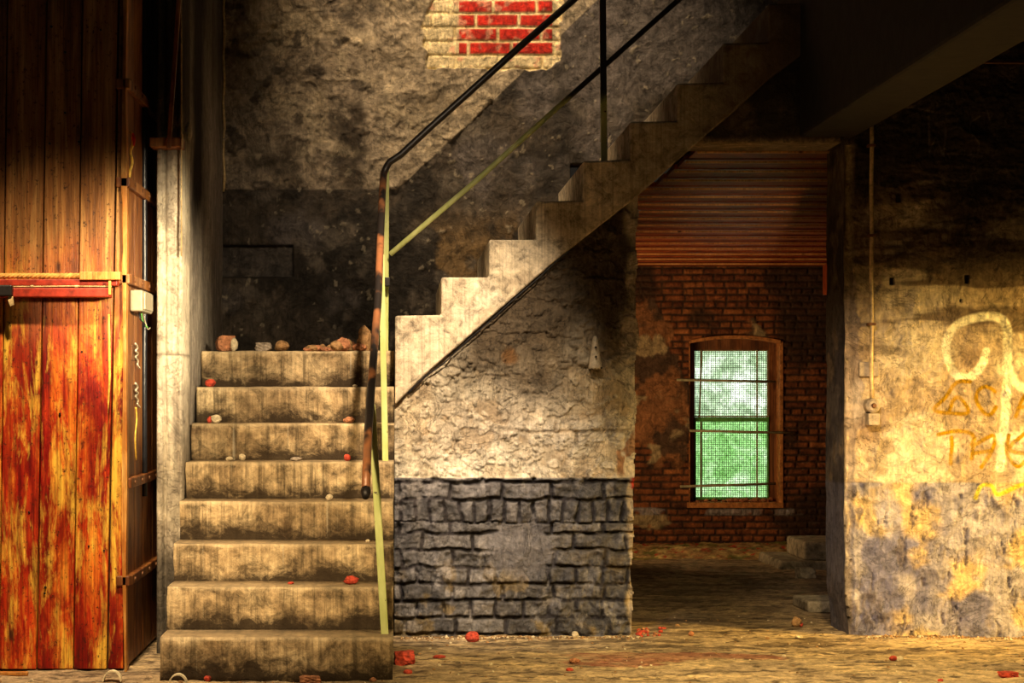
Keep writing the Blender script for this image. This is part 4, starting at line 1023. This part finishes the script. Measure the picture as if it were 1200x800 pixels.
on_step(309, 8, 'mortar_lump', 'stone_grey', 20, 10, 'grey block-shaped stone on the landing edge', 'stone', 36, 1, .08, rz=.15)
on_step(330, 8, 'brick_fragment', 'stone_brown', 17, 10, 'brown wedge-shaped stone on the landing right of the grey one', 'stone', 37, 0, .08)
on_step(428, 8, 'mortar_lump', 'stone_brown', 16, 26, 'tallest brown lump of the landing rubble beside the handrail', 'stone', 38, 0, .25)
for i in range(22):
    px = 362+i*3.3; on_step(px, 8, 'rubble_piece', 'stone_brown' if i % 3 else 'brick_orange', rr.uniform(8, 17), rr.uniform(5, 8+i*.45), 'brown rubble piece in the low heap on the landing', 'rubble', 100+i, 0, rr.uniform(.12, .5), 'rubble heaped on the landing')

# grit strewn over the floor: too many to count
gm = bmesh.new(); rr = random.Random(12)
def grit(mat, name, label, spots, seed):
    bm = bmesh.new(); r2 = random.Random(seed)
    for (x, y, s) in spots:
        mt = Matrix.Translation((x, y, fh(x, y)+s*.25))@Matrix.Rotation(r2.uniform(0, 6), 4, 'Z')@Matrix.Rotation(r2.uniform(0, 2), 4, 'X')@Matrix.Diagonal((s, s*r2.uniform(.5, .9), s*r2.uniform(.35, .7), 1))
        bmesh.ops.create_icosphere(bm, subdivisions=1, radius=1, matrix=mt)
    me = bpy.data.meshes.new(name); bm.to_mesh(me); bm.free()
    for v in me.vertices: v.co += Vector((r2.uniform(-1, 1), r2.uniform(-1, 1), r2.uniform(-1, 1)))*.0012
    o = link(name, me, M[mat]); tag(o, label, 'gravel', kind='stuff')
def scatter(n, s0, s1, seed, base=False):
    r2 = random.Random(seed); out = []
    for _ in range(n):
        if base and r2.random() < .6:
            if r2.random() < .5: x = r2.uniform(2.1, 3.3); y = DW-.03-abs(r2.gauss(0, .05))
            else: x = r2.uniform(0, 1.1); y = DW-.03-abs(r2.gauss(0, .04))
        else:
            x = r2.uniform(0, 3.3); y = r2.uniform(7.0, 9.4)
            if r2.random() < .3: x = r2.uniform(-1.7, 0); y = r2.uniform(7.0, 7.3)
        if y > DW-.035 and not 1.12 < x < 2.0: continue
        out.append((x, y, r2.uniform(s0, s1)*(1 if r2.random() < .9 else 1.8)))
    return out
grit('stone_pale', 'pale_grit', 'pale crumbs and grit strewn over the dirty floor', scatter(700, .0025, .007, 1, True), 1)
grit('stone_brown', 'dark_grit', 'dark brown grit strewn over the dirty floor', scatter(900, .003, .008, 2, True), 2)

# bent metal bands and a stick at the lower left
for i, (px, py, w_, lab) in enumerate(((131, 799, 22, 'bent pale metal band standing on the floor before the door leaf'), (208, 803, 22, 'bent pale metal band on the floor left of the bottom step'))):
    d = F*EYE/(py-VY); c0 = P(px, py, d); r = w_/2/(F/d); m = MB(); K = 22
    for k in range(K+1):
        g = PI*(-.08+1.16*k/K); x = c0.x-math.cos(g)*r; z = .002+max(0, math.sin(g))*r*1.15
        for a, b in ((0, 0), (0, .035), (.005, .035), (.005, 0)):
            m.v.append(Vector((x+math.cos(g)*a, d+b, z-math.sin(g)*a)))
    for k in range(K):
        for j in range(4):
            q = (j+1) % 4; m.f.append((k*4+j, k*4+q, k*4+4+q, k*4+4+j))
    m.f += [(0, 1, 2, 3), (K*4+3, K*4+2, K*4+1, K*4)]
    o = m.build('metal_band', M['band']); tag(o, lab, 'metal band')
d = F*EYE/(792-VY)
o = MB().box((PXf(-20, d), d, .0), (PXf(32, d), d+.03, .016), Matrix.Rotation(.03, 3, 'Z')).build('wood_stick', M['lath'], bevel=.004); tag(o, 'flat yellowish stick lying on the floor before the plank door', 'stick')
